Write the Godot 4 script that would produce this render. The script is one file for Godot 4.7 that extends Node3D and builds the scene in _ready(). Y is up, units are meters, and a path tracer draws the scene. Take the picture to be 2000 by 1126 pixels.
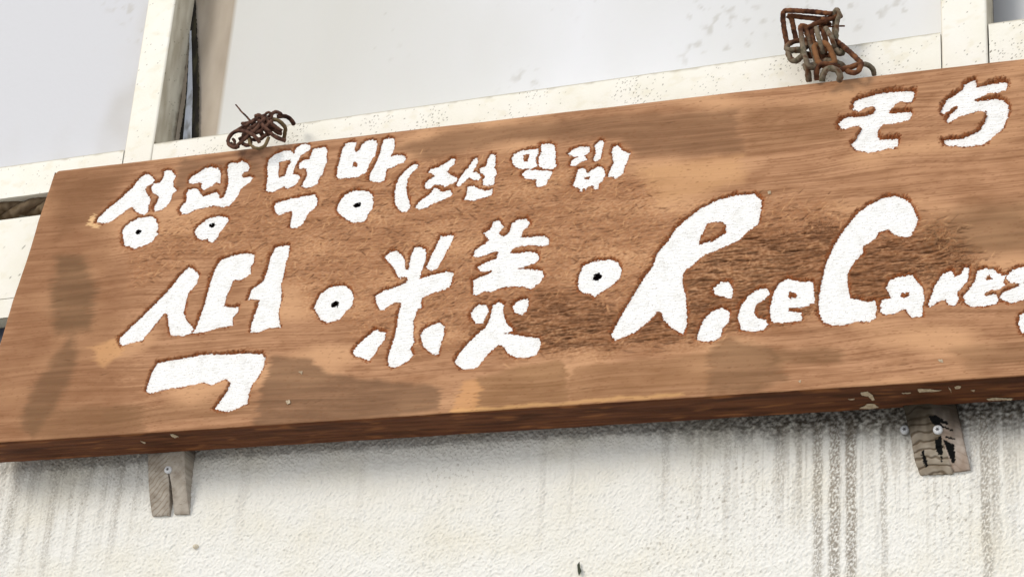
extends Node3D
# A hand carved wooden shop sign wired below a window, resting on two wooden blocks on a stucco wall.
# Sign local axes: x along the board, y up its face, z out of the face; origin on the lower front edge.

var strokes: Array = []
var M := {}

func lin(r: float, g: float, b: float) -> Color:
	return Color(r / 255.0, g / 255.0, b / 255.0).srgb_to_linear()

func noise(sd: int, octaves := 3, ridged := false) -> FastNoiseLite:
	var n := FastNoiseLite.new()
	n.seed = sd
	n.noise_type = FastNoiseLite.TYPE_SIMPLEX_SMOOTH
	n.frequency = 1.0
	n.fractal_octaves = octaves
	n.fractal_type = FastNoiseLite.FRACTAL_RIDGED if ridged else FastNoiseLite.FRACTAL_FBM
	return n

func tag(o: Node, label: String, category := "", group := "", kind := "") -> void:
	if label: o.set_meta("label", label)
	if category: o.set_meta("category", category)
	if group: o.set_meta("group", group)
	if kind: o.set_meta("kind", kind)

func thing(called: String, label: String, category: String, at := Vector3.ZERO) -> Node3D:
	var o := Node3D.new()
	o.name = called
	o.position = at
	add_child(o, true)
	tag(o, label, category)
	return o

func part(called: String, mesh: Mesh, mat: Material, parent: Node3D, at := Vector3.ZERO) -> MeshInstance3D:
	var o := MeshInstance3D.new()
	o.name = called
	o.mesh = mesh
	if mat: o.material_override = mat
	o.position = at
	parent.add_child(o, true)
	return o

func material(rough: float, bump := 0.0, scale := Vector3(40, 40, 40), sd := 1, metal := 0.0, spec := 0.3) -> StandardMaterial3D:
	var m := StandardMaterial3D.new()
	m.vertex_color_use_as_albedo = true
	m.roughness = rough
	m.metallic = metal
	m.metallic_specular = spec
	if bump > 0.0:
		var t := NoiseTexture2D.new()
		t.width = 512
		t.height = 512
		t.seamless = true
		t.as_normal_map = true
		t.bump_strength = 6.0
		var n := noise(sd, 4)
		n.frequency = 0.03
		t.noise = n
		m.normal_enabled = true
		m.normal_texture = t
		m.normal_scale = bump
		m.uv1_triplanar = true
		m.uv1_scale = scale
	return m

func build(v: PackedVector3Array, n: PackedVector3Array, c: PackedColorArray, ix: PackedInt32Array) -> ArrayMesh:
	var a := []
	a.resize(Mesh.ARRAY_MAX)
	a[Mesh.ARRAY_VERTEX] = v
	a[Mesh.ARRAY_NORMAL] = n
	a[Mesh.ARRAY_COLOR] = c
	a[Mesh.ARRAY_INDEX] = ix
	var m := ArrayMesh.new()
	m.add_surface_from_arrays(Mesh.PRIMITIVE_TRIANGLES, a)
	return m

# ------------------------------------------------------------------ outlines and distances
func shape(pts: Array, holes := []) -> Dictionary:
	var s := {"rings": [], "a": PackedVector2Array(), "b": PackedVector2Array()}
	for ring in [pts] + holes:
		var p := PackedVector2Array()
		for i in range(0, ring.size(), 2): p.append(Vector2(ring[i], ring[i + 1]) * 0.001)
		s.rings.append(p)
		for i in p.size():
			s.a.append(p[i])
			s.b.append(p[(i + 1) % p.size()])
	var box := Rect2(s.rings[0][0], Vector2.ZERO)
	for q in s.rings[0]: box = box.expand(q)
	s["box"] = box
	return s

func sdist(p: Vector2, s: Dictionary) -> float:
	var best := 1.0e9
	var a: PackedVector2Array = s.a
	var b: PackedVector2Array = s.b
	for i in a.size():
		var d := Geometry2D.get_closest_point_to_segment(p, a[i], b[i]).distance_squared_to(p)
		if d < best: best = d
	best = sqrt(best)
	var inside := Geometry2D.is_point_in_polygon(p, s.rings[0])
	if inside:
		for k in range(1, s.rings.size()):
			if Geometry2D.is_point_in_polygon(p, s.rings[k]): inside = false
	return -best if inside else best

# letters: depth and wall width in millimetres, outline, islands of wood left standing, drilled hole (centre and radii)
func stroke(label: String, deep: float, wall: float, pts: Array, holes: Array, drill: Array) -> void:
	var rings := holes.duplicate()
	if drill:
		var ring := []
		for k in 14:
			var wob := 1.0 + 0.12 * sin(k * 2.3 + drill[0])
			ring.append(drill[0] + cos(TAU * k / 14.0) * drill[2] * wob)
			ring.append(drill[1] + sin(TAU * k / 14.0) * drill[3] * wob)
		rings.append(ring)
	var s := shape(pts, rings)
	var plain := shape(pts, holes)
	strokes.append({"label": label, "h": deep * 0.001, "w": wall * 0.001, "s": s, "plain": plain, "drill": drill})

# a sheet that fills an outline: a fine grid cut along the outline, its height and colour given by functions of the place
func sheet(s: Dictionary, cell: float, edge: Callable, zf: Callable, cf: Callable, skirt := 0.0) -> ArrayMesh:
	var box: Rect2 = s.box.grow(0.0015)
	var nx := int(box.size.x / cell) + 2
	var ny := int(box.size.y / cell) + 2
	var D := PackedFloat32Array()
	D.resize(nx * ny)
	for j in ny:
		for i in nx:
			var p := box.position + Vector2(i, j) * cell
			var d := sdist(p, s)
			D[j * nx + i] = edge.call(p, d)
	var ids := PackedInt32Array()
	ids.resize(nx * ny)
	ids.fill(-1)
	var V := PackedVector3Array()
	var N := PackedVector3Array()
	var C := PackedColorArray()
	var I := PackedInt32Array()
	var cut := {}
	var put := func(p: Vector2, d: float) -> int:
		var z: float = zf.call(p, d)
		var zx: float = zf.call(p + Vector2(cell, 0), d)
		var zy: float = zf.call(p + Vector2(0, cell), d)
		V.append(Vector3(p.x, p.y, z))
		N.append(Vector3(z - zx, z - zy, cell).normalized())
		C.append(cf.call(p, d))
		return V.size() - 1
	var at := [Vector2i(0, 0), Vector2i(1, 0), Vector2i(1, 1), Vector2i(0, 1)]
	var rim := []
	for j in ny - 1:
		for i in nx - 1:
			var poly := PackedInt32Array()
			var cutk := []
			for k in 4:
				var q: Vector2i = at[k]
				var g := (j + q.y) * nx + i + q.x
				var q2: Vector2i = at[(k + 1) % 4]
				var g2 := (j + q2.y) * nx + i + q2.x
				if D[g] < 0.0:
					if ids[g] < 0: ids[g] = put.call(box.position + Vector2(i + q.x, j + q.y) * cell, D[g])
					poly.append(ids[g])
				if (D[g] < 0.0) != (D[g2] < 0.0):
					var key := Vector2i(mini(g, g2), maxi(g, g2))
					if not cut.has(key):
						var t := D[g] / (D[g] - D[g2])
						cut[key] = put.call(box.position + (Vector2(i + q.x, j + q.y) * (1.0 - t) + Vector2(i + q2.x, j + q2.y) * t) * cell, 0.0)
					poly.append(cut[key])
					cutk.append([cut[key], D[g] < 0.0])
			for k in range(1, poly.size() - 1):
				I.append(poly[0])
				I.append(poly[k + 1])
				I.append(poly[k])
			if skirt != 0.0 and cutk.size() == 2:
				# leaving then entering, seen counter-clockwise
				if cutk[0][1]: rim.append([cutk[0][0], cutk[1][0]])
				else: rim.append([cutk[1][0], cutk[0][0]])
	for r in rim:
		var a: Vector3 = V[r[0]]
		var b: Vector3 = V[r[1]]
		var nn := (b - a).cross(Vector3(0, 0, 1)).normalized()
		var col: Color = C[r[0]]
		var k := V.size()
		for q in [a, b, Vector3(b.x, b.y, skirt), Vector3(a.x, a.y, skirt)]:
			V.append(q)
			N.append(nn)
			C.append(col)
		I.append_array(PackedInt32Array([k, k + 1, k + 2, k, k + 2, k + 3]))
	return build(V, N, C, I)

# a rectangular patch in the x-y plane of its own axes with heights and colours from functions
func patch(x0: float, y0: float, x1: float, y1: float, cell: float, zf: Callable, cf: Callable) -> ArrayMesh:
	var nx := maxi(2, int((x1 - x0) / cell) + 1)
	var ny := maxi(2, int((y1 - y0) / cell) + 1)
	var dx := (x1 - x0) / (nx - 1)
	var dy := (y1 - y0) / (ny - 1)
	var Z := PackedFloat32Array()
	Z.resize(nx * ny)
	var C := PackedColorArray()
	C.resize(nx * ny)
	for j in ny:
		for i in nx:
			var x := x0 + i * dx
			var y := y0 + j * dy
			Z[j * nx + i] = zf.call(x, y)
			C[j * nx + i] = cf.call(x, y, Z[j * nx + i])
	return grid(nx, ny, Z, C, func(i, j): return Vector2(x0 + i * dx, y0 + j * dy), dx, dy)

func grid(nx: int, ny: int, Z: PackedFloat32Array, C: PackedColorArray, where: Callable, dx: float, dy: float) -> ArrayMesh:
	var V := PackedVector3Array()
	V.resize(nx * ny)
	var N := PackedVector3Array()
	N.resize(nx * ny)
	var I := PackedInt32Array()
	I.resize((nx - 1) * (ny - 1) * 6)
	for j in ny:
		var ja := maxi(j - 1, 0)
		var jb := mini(j + 1, ny - 1)
		for i in nx:
			var ia := maxi(i - 1, 0)
			var ib := mini(i + 1, nx - 1)
			var k := j * nx + i
			var p: Vector2 = where.call(i, j)
			V[k] = Vector3(p.x, p.y, Z[k])
			N[k] = Vector3((Z[j * nx + ia] - Z[j * nx + ib]) / ((ib - ia) * dx), (Z[ja * nx + i] - Z[jb * nx + i]) / ((jb - ja) * dy), 1.0).normalized()
	var t := 0
	for j in ny - 1:
		for i in nx - 1:
			var k := j * nx + i
			I[t] = k
			I[t + 1] = k + nx + 1
			I[t + 2] = k + 1
			I[t + 3] = k
			I[t + 4] = k + nx
			I[t + 5] = k + nx + 1
			t += 6
	return build(V, N, C, I)

func box(size: Vector3, col: Color, bevel := 0.0) -> ArrayMesh:
	# a box about its centre, its edges chamfered
	var h := size * 0.5
	var b := minf(bevel, minf(h.x, minf(h.y, h.z)) * 0.9)
	var pts := PackedVector3Array()
	var st := SurfaceTool.new()
	st.begin(Mesh.PRIMITIVE_TRIANGLES)
	st.set_smooth_group(-1)
	st.set_color(col)
	var quad := func(p: Vector3, q: Vector3, r: Vector3, s: Vector3, out: Vector3) -> void:
		var flip := (q - p).cross(r - p).dot(out) > 0.0
		for v in ([p, r, q, p, s, r] if flip else [p, q, r, p, r, s]): st.add_vertex(v)
	var i := h - Vector3(b, b, b)
	for ax in 3:
		var u := (ax + 1) % 3
		var w := (ax + 2) % 3
		for sg in [-1.0, 1.0]:
			var c := []
			for k in [[-1, -1], [1, -1], [1, 1], [-1, 1]]:
				var v := Vector3.ZERO
				v[ax] = h[ax] * sg
				v[u] = i[u] * k[0]
				v[w] = i[w] * k[1]
				c.append(v)
			var o := Vector3.ZERO
			o[ax] = sg
			quad.call(c[0], c[1], c[2], c[3], o)
			if b > 0.0:
				for sg2 in [-1.0, 1.0]: # chamfer between +-ax and +-u
					var e := []
					for k in [-1.0, 1.0]:
						var v := Vector3.ZERO
						v[ax] = h[ax] * sg
						v[u] = i[u] * sg2
						v[w] = i[w] * k
						e.append(v)
						var v2 := Vector3.ZERO
						v2[ax] = i[ax] * sg
						v2[u] = h[u] * sg2
						v2[w] = i[w] * k
						e.append(v2)
					var o2 := Vector3.ZERO
					o2[ax] = sg
					o2[u] = sg2
					quad.call(e[0], e[1], e[3], e[2], o2)
	st.generate_normals()
	return st.commit()

# a bent rod through points (millimetres, in the scene), smoothed, with a pitted surface
func rod(pts: Array, radius: float, closed: bool, base: Vector3, cf: Callable, taper := 1.0, sides := 10, step := 0.0012) -> ArrayMesh:
	var P := PackedVector3Array()
	for i in range(0, pts.size(), 3): P.append(Vector3(pts[i], pts[i + 1], pts[i + 2]) * 0.001 - base)
	var Q := PackedVector3Array()
	var n := P.size()
	for i in (n if closed else n - 1):
		var a := P[(i - 1 + n) % n] if closed or i > 0 else P[i]
		var b := P[i]
		var c := P[(i + 1) % n]
		var d := P[(i + 2) % n] if closed or i + 2 < n else c
		var m := maxi(2, int(b.distance_to(c) / step))
		for k in m:
			Q.append(b.cubic_interpolate(c, a, d, float(k) / m))
	if not closed: Q.append(P[n - 1])
	var V := PackedVector3Array()
	var N := PackedVector3Array()
	var C := PackedColorArray()
	var I := PackedInt32Array()
	var rn := noise(71, 2)
	var up := Vector3(0.31, 0.52, 0.79)
	var cnt := Q.size()
	for i in cnt:
		var t := (Q[(i + 1) % cnt] - Q[(i - 1 + cnt) % cnt]) if closed else (Q[mini(i + 1, cnt - 1)] - Q[maxi(i - 1, 0)])
		t = t.normalized()
		up = (up - t * up.dot(t)).normalized()
		var side := t.cross(up)
		var rr := radius * lerpf(1.0, taper, float(i) / cnt)
		for k in sides:
			var o := up * cos(TAU * k / sides) + side * sin(TAU * k / sides)
			var p := Q[i] + o * rr
			var w := p + base
			var pit := 1.0 + 0.24 * rn.get_noise_3d(w.x * 260.0, w.y * 260.0, w.z * 260.0)
			V.append(Q[i] + o * rr * pit)
			N.append(o)
			C.append(cf.call(w))
	var rings := cnt if closed else cnt - 1
	for i in rings:
		for k in sides:
			var a := i * sides + k
			var b := i * sides + (k + 1) % sides
			var c := ((i + 1) % cnt) * sides + k
			var d := ((i + 1) % cnt) * sides + (k + 1) % sides
			I.append_array(PackedInt32Array([a, c, b, b, c, d]))
	if not closed:
		for e in [0, cnt - 1]:
			var k0 := V.size()
			V.append(Q[e])
			N.append((Q[e] - Q[1 if e == 0 else cnt - 2]).normalized())
			C.append(C[e * sides])
			for k in sides:
				var a: int = e * sides + k
				var b: int = e * sides + (k + 1) % sides
				I.append_array(PackedInt32Array([k0, a, b] if e == 0 else [k0, b, a]))
	return build(V, N, C, I)

# ------------------------------------------------------------------ the scene
func _ready() -> void:
	var cam := Camera3D.new()
	cam.name = "camera"
	add_child(cam)
	cam.fov = 14.919
	cam.near = 0.05
	cam.far = 200.0
	cam.transform = Transform3D(Basis(Vector3(0.9299, 0.0641, -0.3621), Vector3(0.1001, 0.9034, 0.4169), Vector3(0.3539, -0.424, 0.8337)), Vector3(0.7962, 1.6461, 1.8758))
	cam.current = true

	var env := Environment.new()
	env.background_mode = Environment.BG_SKY
	var skym := ProceduralSkyMaterial.new()
	skym.sky_top_color = Color(0.68, 0.72, 0.78)
	skym.sky_horizon_color = Color(0.98, 0.975, 0.96)
	skym.sky_curve = 0.2
	skym.ground_bottom_color = Color(0.45, 0.44, 0.42)
	skym.ground_horizon_color = Color(0.85, 0.84, 0.82)
	skym.sun_angle_max = 1.0
	var sky := Sky.new()
	sky.sky_material = skym
	env.sky = sky
	env.tonemap_mode = Environment.TONE_MAPPER_LINEAR
	env.tonemap_exposure = 1.86
	env.sdfgi_enabled = true
	env.ssao_enabled = true
	env.ssil_enabled = true
	var we := WorldEnvironment.new()
	we.name = "environment"
	we.environment = env
	add_child(we)
	var sun := DirectionalLight3D.new()
	sun.name = "sun"
	sun.light_energy = 0.3
	sun.light_color = Color(1.0, 0.965, 0.91)
	sun.light_angular_distance = 22.0
	sun.shadow_enabled = true
	add_child(sun)
	sun.look_at_from_position(Vector3(-0.7, 0.62, 1.0) * 3.0, Vector3.ZERO, Vector3.UP)

	M.wood = material(0.72, 0.35, Vector3(14, 120, 14), 3, 0.0, 0.25)
	M.paint = material(0.6, 0.5, Vector3(30, 70, 30), 5, 0.0, 0.3)
	M.stucco = material(0.95, 0.5, Vector3(28, 28, 28), 7, 0.0, 0.15)
	M.frame = material(0.55, 0.25, Vector3(18, 18, 18), 9, 0.0, 0.35)
	M.panel = material(0.5, 0.05, Vector3(6, 6, 6), 11, 0.0, 0.35)
	M.rust = material(0.9, 0.9, Vector3(90, 90, 90), 13, 0.0, 0.25)
	M.weathered = material(0.95, 0.6, Vector3(60, 60, 60), 15, 0.0, 0.15)
	M.zinc = material(0.5, 0.15, Vector3(60, 60, 60), 17, 0.15, 0.5)
	M.dark = material(0.95, 0.0)

	ground()
	wall()
	window()
	sign_board()
	blocks()
	chains()

func ground() -> void:
	var o := part("pavement", patch(-30, -30, 30, 30, 2.0, func(_x, _y): return 0.0, func(x, y, _z): return lin(176, 173, 166).lerp(lin(166, 162, 156), 0.5 + 0.5 * sin(x * 3.1 + y))), M.stucco, self)
	o.rotation_degrees.x = -90
	tag(o, "", "", "", "structure")

func wall() -> void:
	var w := thing("stucco_wall", "rough white stucco wall with dark rain streaks below the sign", "wall")
	var n1 := noise(21, 3)
	var n2 := noise(22, 2)
	var n3 := noise(23, 4)
	var n4 := noise(24, 3)
	# rain streaks: place across the wall, half width, strength, length (m)
	var streaks := [
		[0.1722, 0.004, 0.35, 0.10], [0.2057, 0.003, 0.3, 0.13], [0.2333, 0.0035, 0.35, 0.13],
		[0.2848, 0.0035, 0.5, 0.12], [0.3024, 0.003, 0.45, 0.11], [0.3208, 0.0045, 0.8, 0.24], [0.3363, 0.005, 0.95, 0.26],
		[0.3521, 0.005, 0.95, 0.26], [0.3697, 0.004, 0.35, 0.10], [0.3825, 0.003, 0.6, 0.2], [0.4652, 0.004, 0.4, 0.09],
		[0.4748, 0.0045, 0.75, 0.24], [0.4835, 0.004, 0.6, 0.15], [0.4948, 0.003, 0.4, 0.12], [0.0472, 0.003, 0.22, 0.14], [0.0764, 0.002, 0.18, 0.12],
		[-0.5653, 0.006, 0.45, 0.14], [-0.5425, 0.004, 0.3, 0.16], [-0.5133, 0.005, 0.4, 0.17], [-0.4908, 0.003, 0.3, 0.1], [-0.4749, 0.004, 0.3, 0.15],
		[-0.4527, 0.003, 0.35, 0.1], [-0.4338, 0.005, 0.4, 0.13], [-0.4106, 0.004, 0.3, 0.08], [-0.2837, 0.006, 0.18, 0.12], [-0.1495, 0.004, 0.12, 0.1]]
	var ytop := func(x: float) -> float: return 2.4385 - 0.0225 * x
	var zf := func(x: float, y: float) -> float:
		var a := n1.get_noise_2d(x * 190.0, y * 240.0)
		var b := n2.get_noise_2d(x * 420.0, y * 480.0)
		return 0.0009 * a + 0.0006 * absf(a) + 0.0009 * b + 0.0007 * n3.get_noise_2d(x * 40.0, y * 55.0)
	var clean := lin(238, 237, 232)
	var mould := lin(62, 54, 44)
	var dirt := lin(128, 116, 100)
	var cf := func(x: float, y: float, z: float) -> Color:
		var t: float = ytop.call(x) - y
		var c := clean.lerp(lin(232, 227, 212), clampf(0.1 + 0.8 * n3.get_noise_2d(x * 7.0, y * 9.0), 0.0, 1.0))
		var pit := clampf(0.55 - z * 520.0, 0.0, 1.0)
		var s := 0.0
		for k in streaks:
			var dx: float = (x + 0.0016 * n4.get_noise_2d(k[0] * 90.0, y * 30.0) - k[0]) / k[1]
			if absf(dx) < 2.2:
				var f: float = exp(-pow(dx, 6.0) * 0.6) * k[2]
				s = maxf(s, f * (1.0 - smoothstep(k[3] * 0.45, k[3] * 1.15, t)) * smoothstep(-0.02, 0.02, t))
		s *= smoothstep(0.15, 0.75, 0.4 + 1.1 * n2.get_noise_2d(x * 480.0 + 9.0, y * 260.0) + 0.4 * pit)
		c = c.lerp(dirt, clampf(s * 0.85, 0.0, 0.9))
		# faint run-off veil, stronger towards the ends of the sign
		var ends := clampf(smoothstep(0.1, 0.38, x) + 0.7 * smoothstep(-0.32, -0.5, x), 0.0, 1.0)
		var under := smoothstep(0.72, 0.64, absf(x))
		ends *= under
		var right_end := smoothstep(-0.02, 0.36, x) * under
		var thin := smoothstep(0.1, 0.3, n3.get_noise_2d(x * 210.0 + 3.0, y * 4.0)) * (1.0 - smoothstep(0.02, 0.2, t)) * (0.12 + 0.75 * ends) * clampf(0.5 + n2.get_noise_2d(x * 420.0, y * 200.0) + 0.4 * pit, 0.0, 1.0)
		c = c.lerp(dirt, clampf(thin * 0.45, 0.0, 0.75))
		var veil := (1.0 - smoothstep(0.0, 0.085, t)) * (0.05 * under + 0.42 * ends) * clampf(0.5 + n3.get_noise_2d(x * 60.0, y * 12.0), 0.0, 1.0)
		c = c.lerp(lin(150, 142, 130), clampf(veil * (0.4 + 0.6 * pit), 0.0, 0.8))
		# mould that grows where the sign drips
		var reach := 0.009 + 0.014 * ends + 0.012 * right_end + 0.012 * n4.get_noise_2d(x * 45.0, 3.0)
		var m := (1.0 - smoothstep(reach * 0.2, reach, t)) * clampf(0.75 + 0.9 * n3.get_noise_2d(x * 130.0, y * 190.0), 0.0, 1.0)
		c = c.lerp(mould, clampf(m * under * (0.35 + 0.6 * right_end), 0.0, 0.92))
		# scattered pits of dirt
		var sp := n2.get_noise_2d(x * 190.0 + 40.0, y * 190.0)
		c = c.lerp(dirt, smoothstep(0.42, 0.6, sp) * 0.5 * clampf(0.3 + n3.get_noise_2d(x * 5.0 + 7.0, y * 5.0) * 1.6, 0.0, 1.0))
		return c
	part("plaster", patch(-0.68, 2.2, 0.64, 2.47, 0.001, zf, cf), M.stucco, w)
	part("plaster", patch(-0.68, 2.47, 0.64, 2.6, 0.004, zf, cf), M.stucco, w)
	for q in [[-1.7, 1.3, 1.7, 2.2, 0.008], [-1.7, 2.2, -0.68, 2.6, 0.006], [0.64, 2.2, 1.7, 2.6, 0.006]]:
		part("plaster", patch(q[0], q[1], q[2], q[3], q[4], zf, cf), M.stucco, w)
	var col := lin(226, 225, 220)
	part("masonry", box(Vector3(6.0, 2.2, 0.25), col, 0.0), M.stucco, w, Vector3(0, 1.1, -0.1295))
	part("masonry", box(Vector3(2.32, 0.4, 0.25), col, 0.0), M.stucco, w, Vector3(-1.84, 2.4, -0.1295))
	part("masonry", box(Vector3(2.36, 0.4, 0.25), col, 0.0), M.stucco, w, Vector3(1.82, 2.4, -0.1295))
	part("masonry", box(Vector3(1.32, 0.4, 0.2), col, 0.0), M.stucco, w, Vector3(-0.02, 2.4, -0.108))
	part("masonry", box(Vector3(1.2, 2.4, 0.25), col, 0.0), M.stucco, w, Vector3(-2.4, 3.8, -0.1295))
	part("masonry", box(Vector3(1.2, 2.4, 0.25), col, 0.0), M.stucco, w, Vector3(2.4, 3.8, -0.1295))
	part("masonry", box(Vector3(3.6, 1.1, 0.25), col, 0.0), M.stucco, w, Vector3(0, 4.45, -0.1295))
	# the small dark chip and the nub on the plaster
	var chip := shape([88.6, 2298.8, 90.7, 2302, 91.8, 2295.8, 93.4, 2292.3, 90.9, 2287.5, 89.5, 2292])
	part("chipped_spot", sheet(chip, 0.0005, func(_p, d): return d, func(_p, _d): return 0.0032, func(_p, _d): return lin(70, 74, 62)), M.stucco, w)
	var nub := SphereMesh.new()
	nub.radius = 0.0032
	nub.height = 0.005
	var nm := material(0.95)
	nm.vertex_color_use_as_albedo = false
	nm.albedo_color = Color(0.84, 0.80, 0.72)
	part("plaster_nub", nub, nm, w, Vector3(-0.3308, 2.3433, 0.001))

func window() -> void:
	var w := thing("window", "cream painted window frame with flecked rails and pale frosted panels above the sign", "window")
	var n1 := noise(31, 3)
	var n2 := noise(32, 2)
	var n3 := noise(33, 4)
	var cream := lin(240, 237, 224)
	var speck := lin(88, 80, 58)
	var zr := -0.012
	# flecks of algae in the paint: more of them towards the top edge
	var paintc := func(x: float, y: float, top: float, much: float) -> Color:
		var c := cream.lerp(lin(244, 241, 232), clampf(0.5 + n3.get_noise_2d(x * 14.0, y * 14.0), 0.0, 1.0))
		c = c.lerp(lin(232, 226, 206), smoothstep(0.15, 0.6, n3.get_noise_2d(x * 30.0 + 5.0, y * 45.0)) * 0.55)
		var d := n2.get_noise_2d(x * 330.0, y * 330.0)
		var dense := clampf(0.12 + 1.1 * n1.get_noise_2d(x * 12.0 + 3.0, y * 12.0) + 0.2 * smoothstep(0.1, 0.4, x), 0.0, 0.65) * much
		c = c.lerp(speck, smoothstep(0.68 - dense * 0.42, 0.8 - dense * 0.42, d) * 0.85)
		var e := top - y
		c = c.lerp(lin(120, 104, 66), (1.0 - smoothstep(0.0005, 0.003 + 0.004 * clampf(n1.get_noise_2d(x * 40.0, 0.0), 0.0, 1.0), e)) * 0.6)
		return c
	var flat := func(_x, _y): return 0.0
	var yt := 2.8413
	var yb := 2.7951
	var mlx := -0.502
	var mrx := -0.464
	var nlx := 0.4415
	var nrx := 0.4873
	var bars := [[-1.4, mlx - 0.0008, yt - 0.0025, 0.35], [mrx + 0.0006, nlx - 0.0008, yt, 1.0], [nrx + 0.0014, 1.4, yt + 0.0021, 0.9]]
	for b in bars:
		var cf := func(x, y, _z): return paintc.call(x, y, b[2], b[3])
		var wob := func(x, y): return 0.0004 * n1.get_noise_2d(x * 20.0, y * 20.0) - 0.0012 * smoothstep(0.0018, 0.0, b[2] - y)
		var o := part("bottom_rail", patch(b[0], yb, b[1], b[2], 0.001, wob, cf), M.frame, w, Vector3(0, 0, zr))
		part("rail_body", box(Vector3(b[1] - b[0], b[2] - yb - 0.0004, 0.06), cream, 0.001), M.frame, o, Vector3((b[0] + b[1]) / 2, (b[2] + yb) / 2, -0.0315))
	for m in [[mlx, mrx, 0.12], [nlx, nrx, 0.5]]:
		var cf := func(x, y, _z):
			var c: Color = paintc.call(x, y, 9.0, m[2])
			var e := minf(x - m[0], m[1] - x)
			return c.lerp(lin(150, 132, 96), (1.0 - smoothstep(0.0003, 0.0016, e)) * 0.45)
		var wob := func(x, _y): return -0.0012 * smoothstep(0.0016, 0.0, minf(x - m[0], m[1] - x))
		var o := part("mullion", patch(m[0], yb, m[1], 3.9, 0.0012, wob, cf), M.frame, w, Vector3(0, 0, zr))
		# right-facing side: its shade put into a duller cream, plus stains running down
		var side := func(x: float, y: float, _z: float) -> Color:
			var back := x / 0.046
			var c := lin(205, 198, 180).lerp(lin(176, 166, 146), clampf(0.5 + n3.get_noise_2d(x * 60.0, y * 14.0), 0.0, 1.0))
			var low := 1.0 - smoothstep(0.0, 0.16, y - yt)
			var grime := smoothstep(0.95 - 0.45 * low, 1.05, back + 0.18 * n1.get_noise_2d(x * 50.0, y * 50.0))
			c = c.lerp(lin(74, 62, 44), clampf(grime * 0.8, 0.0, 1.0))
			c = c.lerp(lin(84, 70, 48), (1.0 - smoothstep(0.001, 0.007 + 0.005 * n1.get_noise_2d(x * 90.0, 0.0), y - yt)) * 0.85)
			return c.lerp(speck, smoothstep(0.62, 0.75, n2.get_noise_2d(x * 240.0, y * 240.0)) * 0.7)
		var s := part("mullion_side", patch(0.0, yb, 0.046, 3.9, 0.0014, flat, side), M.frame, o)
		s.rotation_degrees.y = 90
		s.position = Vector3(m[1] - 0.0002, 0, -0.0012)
		part("mullion_body", box(Vector3(m[1] - m[0] - 0.001, 3.9 - yb, 0.056), cream, 0.0), M.frame, o, Vector3((m[0] + m[1]) / 2 - 0.0006, (3.9 + yb) / 2, -0.0305))
	# panels set back in the frame
	var zp := -0.056
	var spans := [[-1.4, mlx + 0.01, zp + 0.022], [mrx - 0.01, nlx + 0.01, zp], [nrx - 0.01, 1.4, zp]]
	var px := -0.4079
	for k in 3:
		var sp: Array = spans[k]
		var cf := func(x: float, y: float, _z: float) -> Color:
			var c := lin(223, 224, 228).lerp(lin(210, 210, 208), clampf(0.5 + 0.9 * n3.get_noise_2d(x * 3.0 + k * 7.0, y * 1.6), 0.0, 1.0))
			if k == 1: c = c.lerp(lin(200, 199, 193), (1.0 - smoothstep(-0.3, 0.0, x)) * 0.75)
			if k == 0: c = lin(204, 205, 210).lerp(lin(180, 176, 170), smoothstep(-0.1, 0.6, n3.get_noise_2d(x * 4.0, y * 2.6)) * 0.8)
			# soft grey blotches of mildew
			var bl := smoothstep(0.2, 0.5, n1.get_noise_2d(x * 46.0, y * 46.0)) * smoothstep(0.0, 0.35, n3.get_noise_2d(x * 5.5 + 1.7, y * 5.5 + 0.3) + (0.3 if k == 1 and x > 0.16 and x < 0.4 and y > 2.885 else -0.3))
			c = c.lerp(lin(176, 172, 164), bl * 0.5)
			# a tan strip beside the left mullion, grey fading out beside the right one
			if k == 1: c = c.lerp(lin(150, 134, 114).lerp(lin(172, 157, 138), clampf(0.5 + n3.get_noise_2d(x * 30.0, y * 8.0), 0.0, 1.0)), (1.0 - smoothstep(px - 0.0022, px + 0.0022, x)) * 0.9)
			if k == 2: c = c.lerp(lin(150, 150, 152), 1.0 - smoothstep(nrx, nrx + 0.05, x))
			c = c.lerp(lin(150, 142, 126), smoothstep(0.74, 0.9, n2.get_noise_2d(x * 110.0, y * 110.0)) * 0.3)
			return c
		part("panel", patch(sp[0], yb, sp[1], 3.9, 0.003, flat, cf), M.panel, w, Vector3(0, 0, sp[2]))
	part("panel_backing", box(Vector3(3.6, 1.4, 0.02), lin(190, 190, 190), 0.0), M.panel, w, Vector3(0, 3.3, zp - 0.014))
	# the worn seam where the middle panel meets the left mullion
	var gasket := shape([-473.5, 3091.4, -468.8, 3090.6, -450.1, 2993.4, -438.8, 2928.3, -431.1, 2863.9, -457.2, 2866.2, -456.7, 2924.1, -462.2, 2995.3])
	part("gasket", sheet(gasket, 0.0006, func(p, d): return d + 0.0012 * n1.get_noise_2d(p.x * 120.0, p.y * 120.0), func(_p, _d): return -0.053, func(p, _d): return lin(44, 41, 34).lerp(lin(84, 78, 58), clampf(n1.get_noise_2d(p.x * 120.0, p.y * 25.0), 0.0, 1.0))), M.dark, w)
	var seal := shape([-463, 3015.7, -460.8, 3015.4, -446.6, 2928.4, -438.6, 2862.5, -450.3, 2863.5, -454.7, 2936.6])
	part("sealant_strip", sheet(seal, 0.0006, func(_p, d): return d, func(_p, _d): return -0.0505, func(p, _d): return lin(186, 190, 198).lerp(lin(120, 118, 112), clampf(0.3 + n1.get_noise_2d(p.x * 90.0, p.y * 40.0), 0.0, 1.0))), M.panel, w)
	# below the rail at the left: recess, then the sill
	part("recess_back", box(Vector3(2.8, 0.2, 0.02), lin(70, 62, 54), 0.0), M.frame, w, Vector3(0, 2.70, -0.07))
	var st := 2.7697
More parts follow.
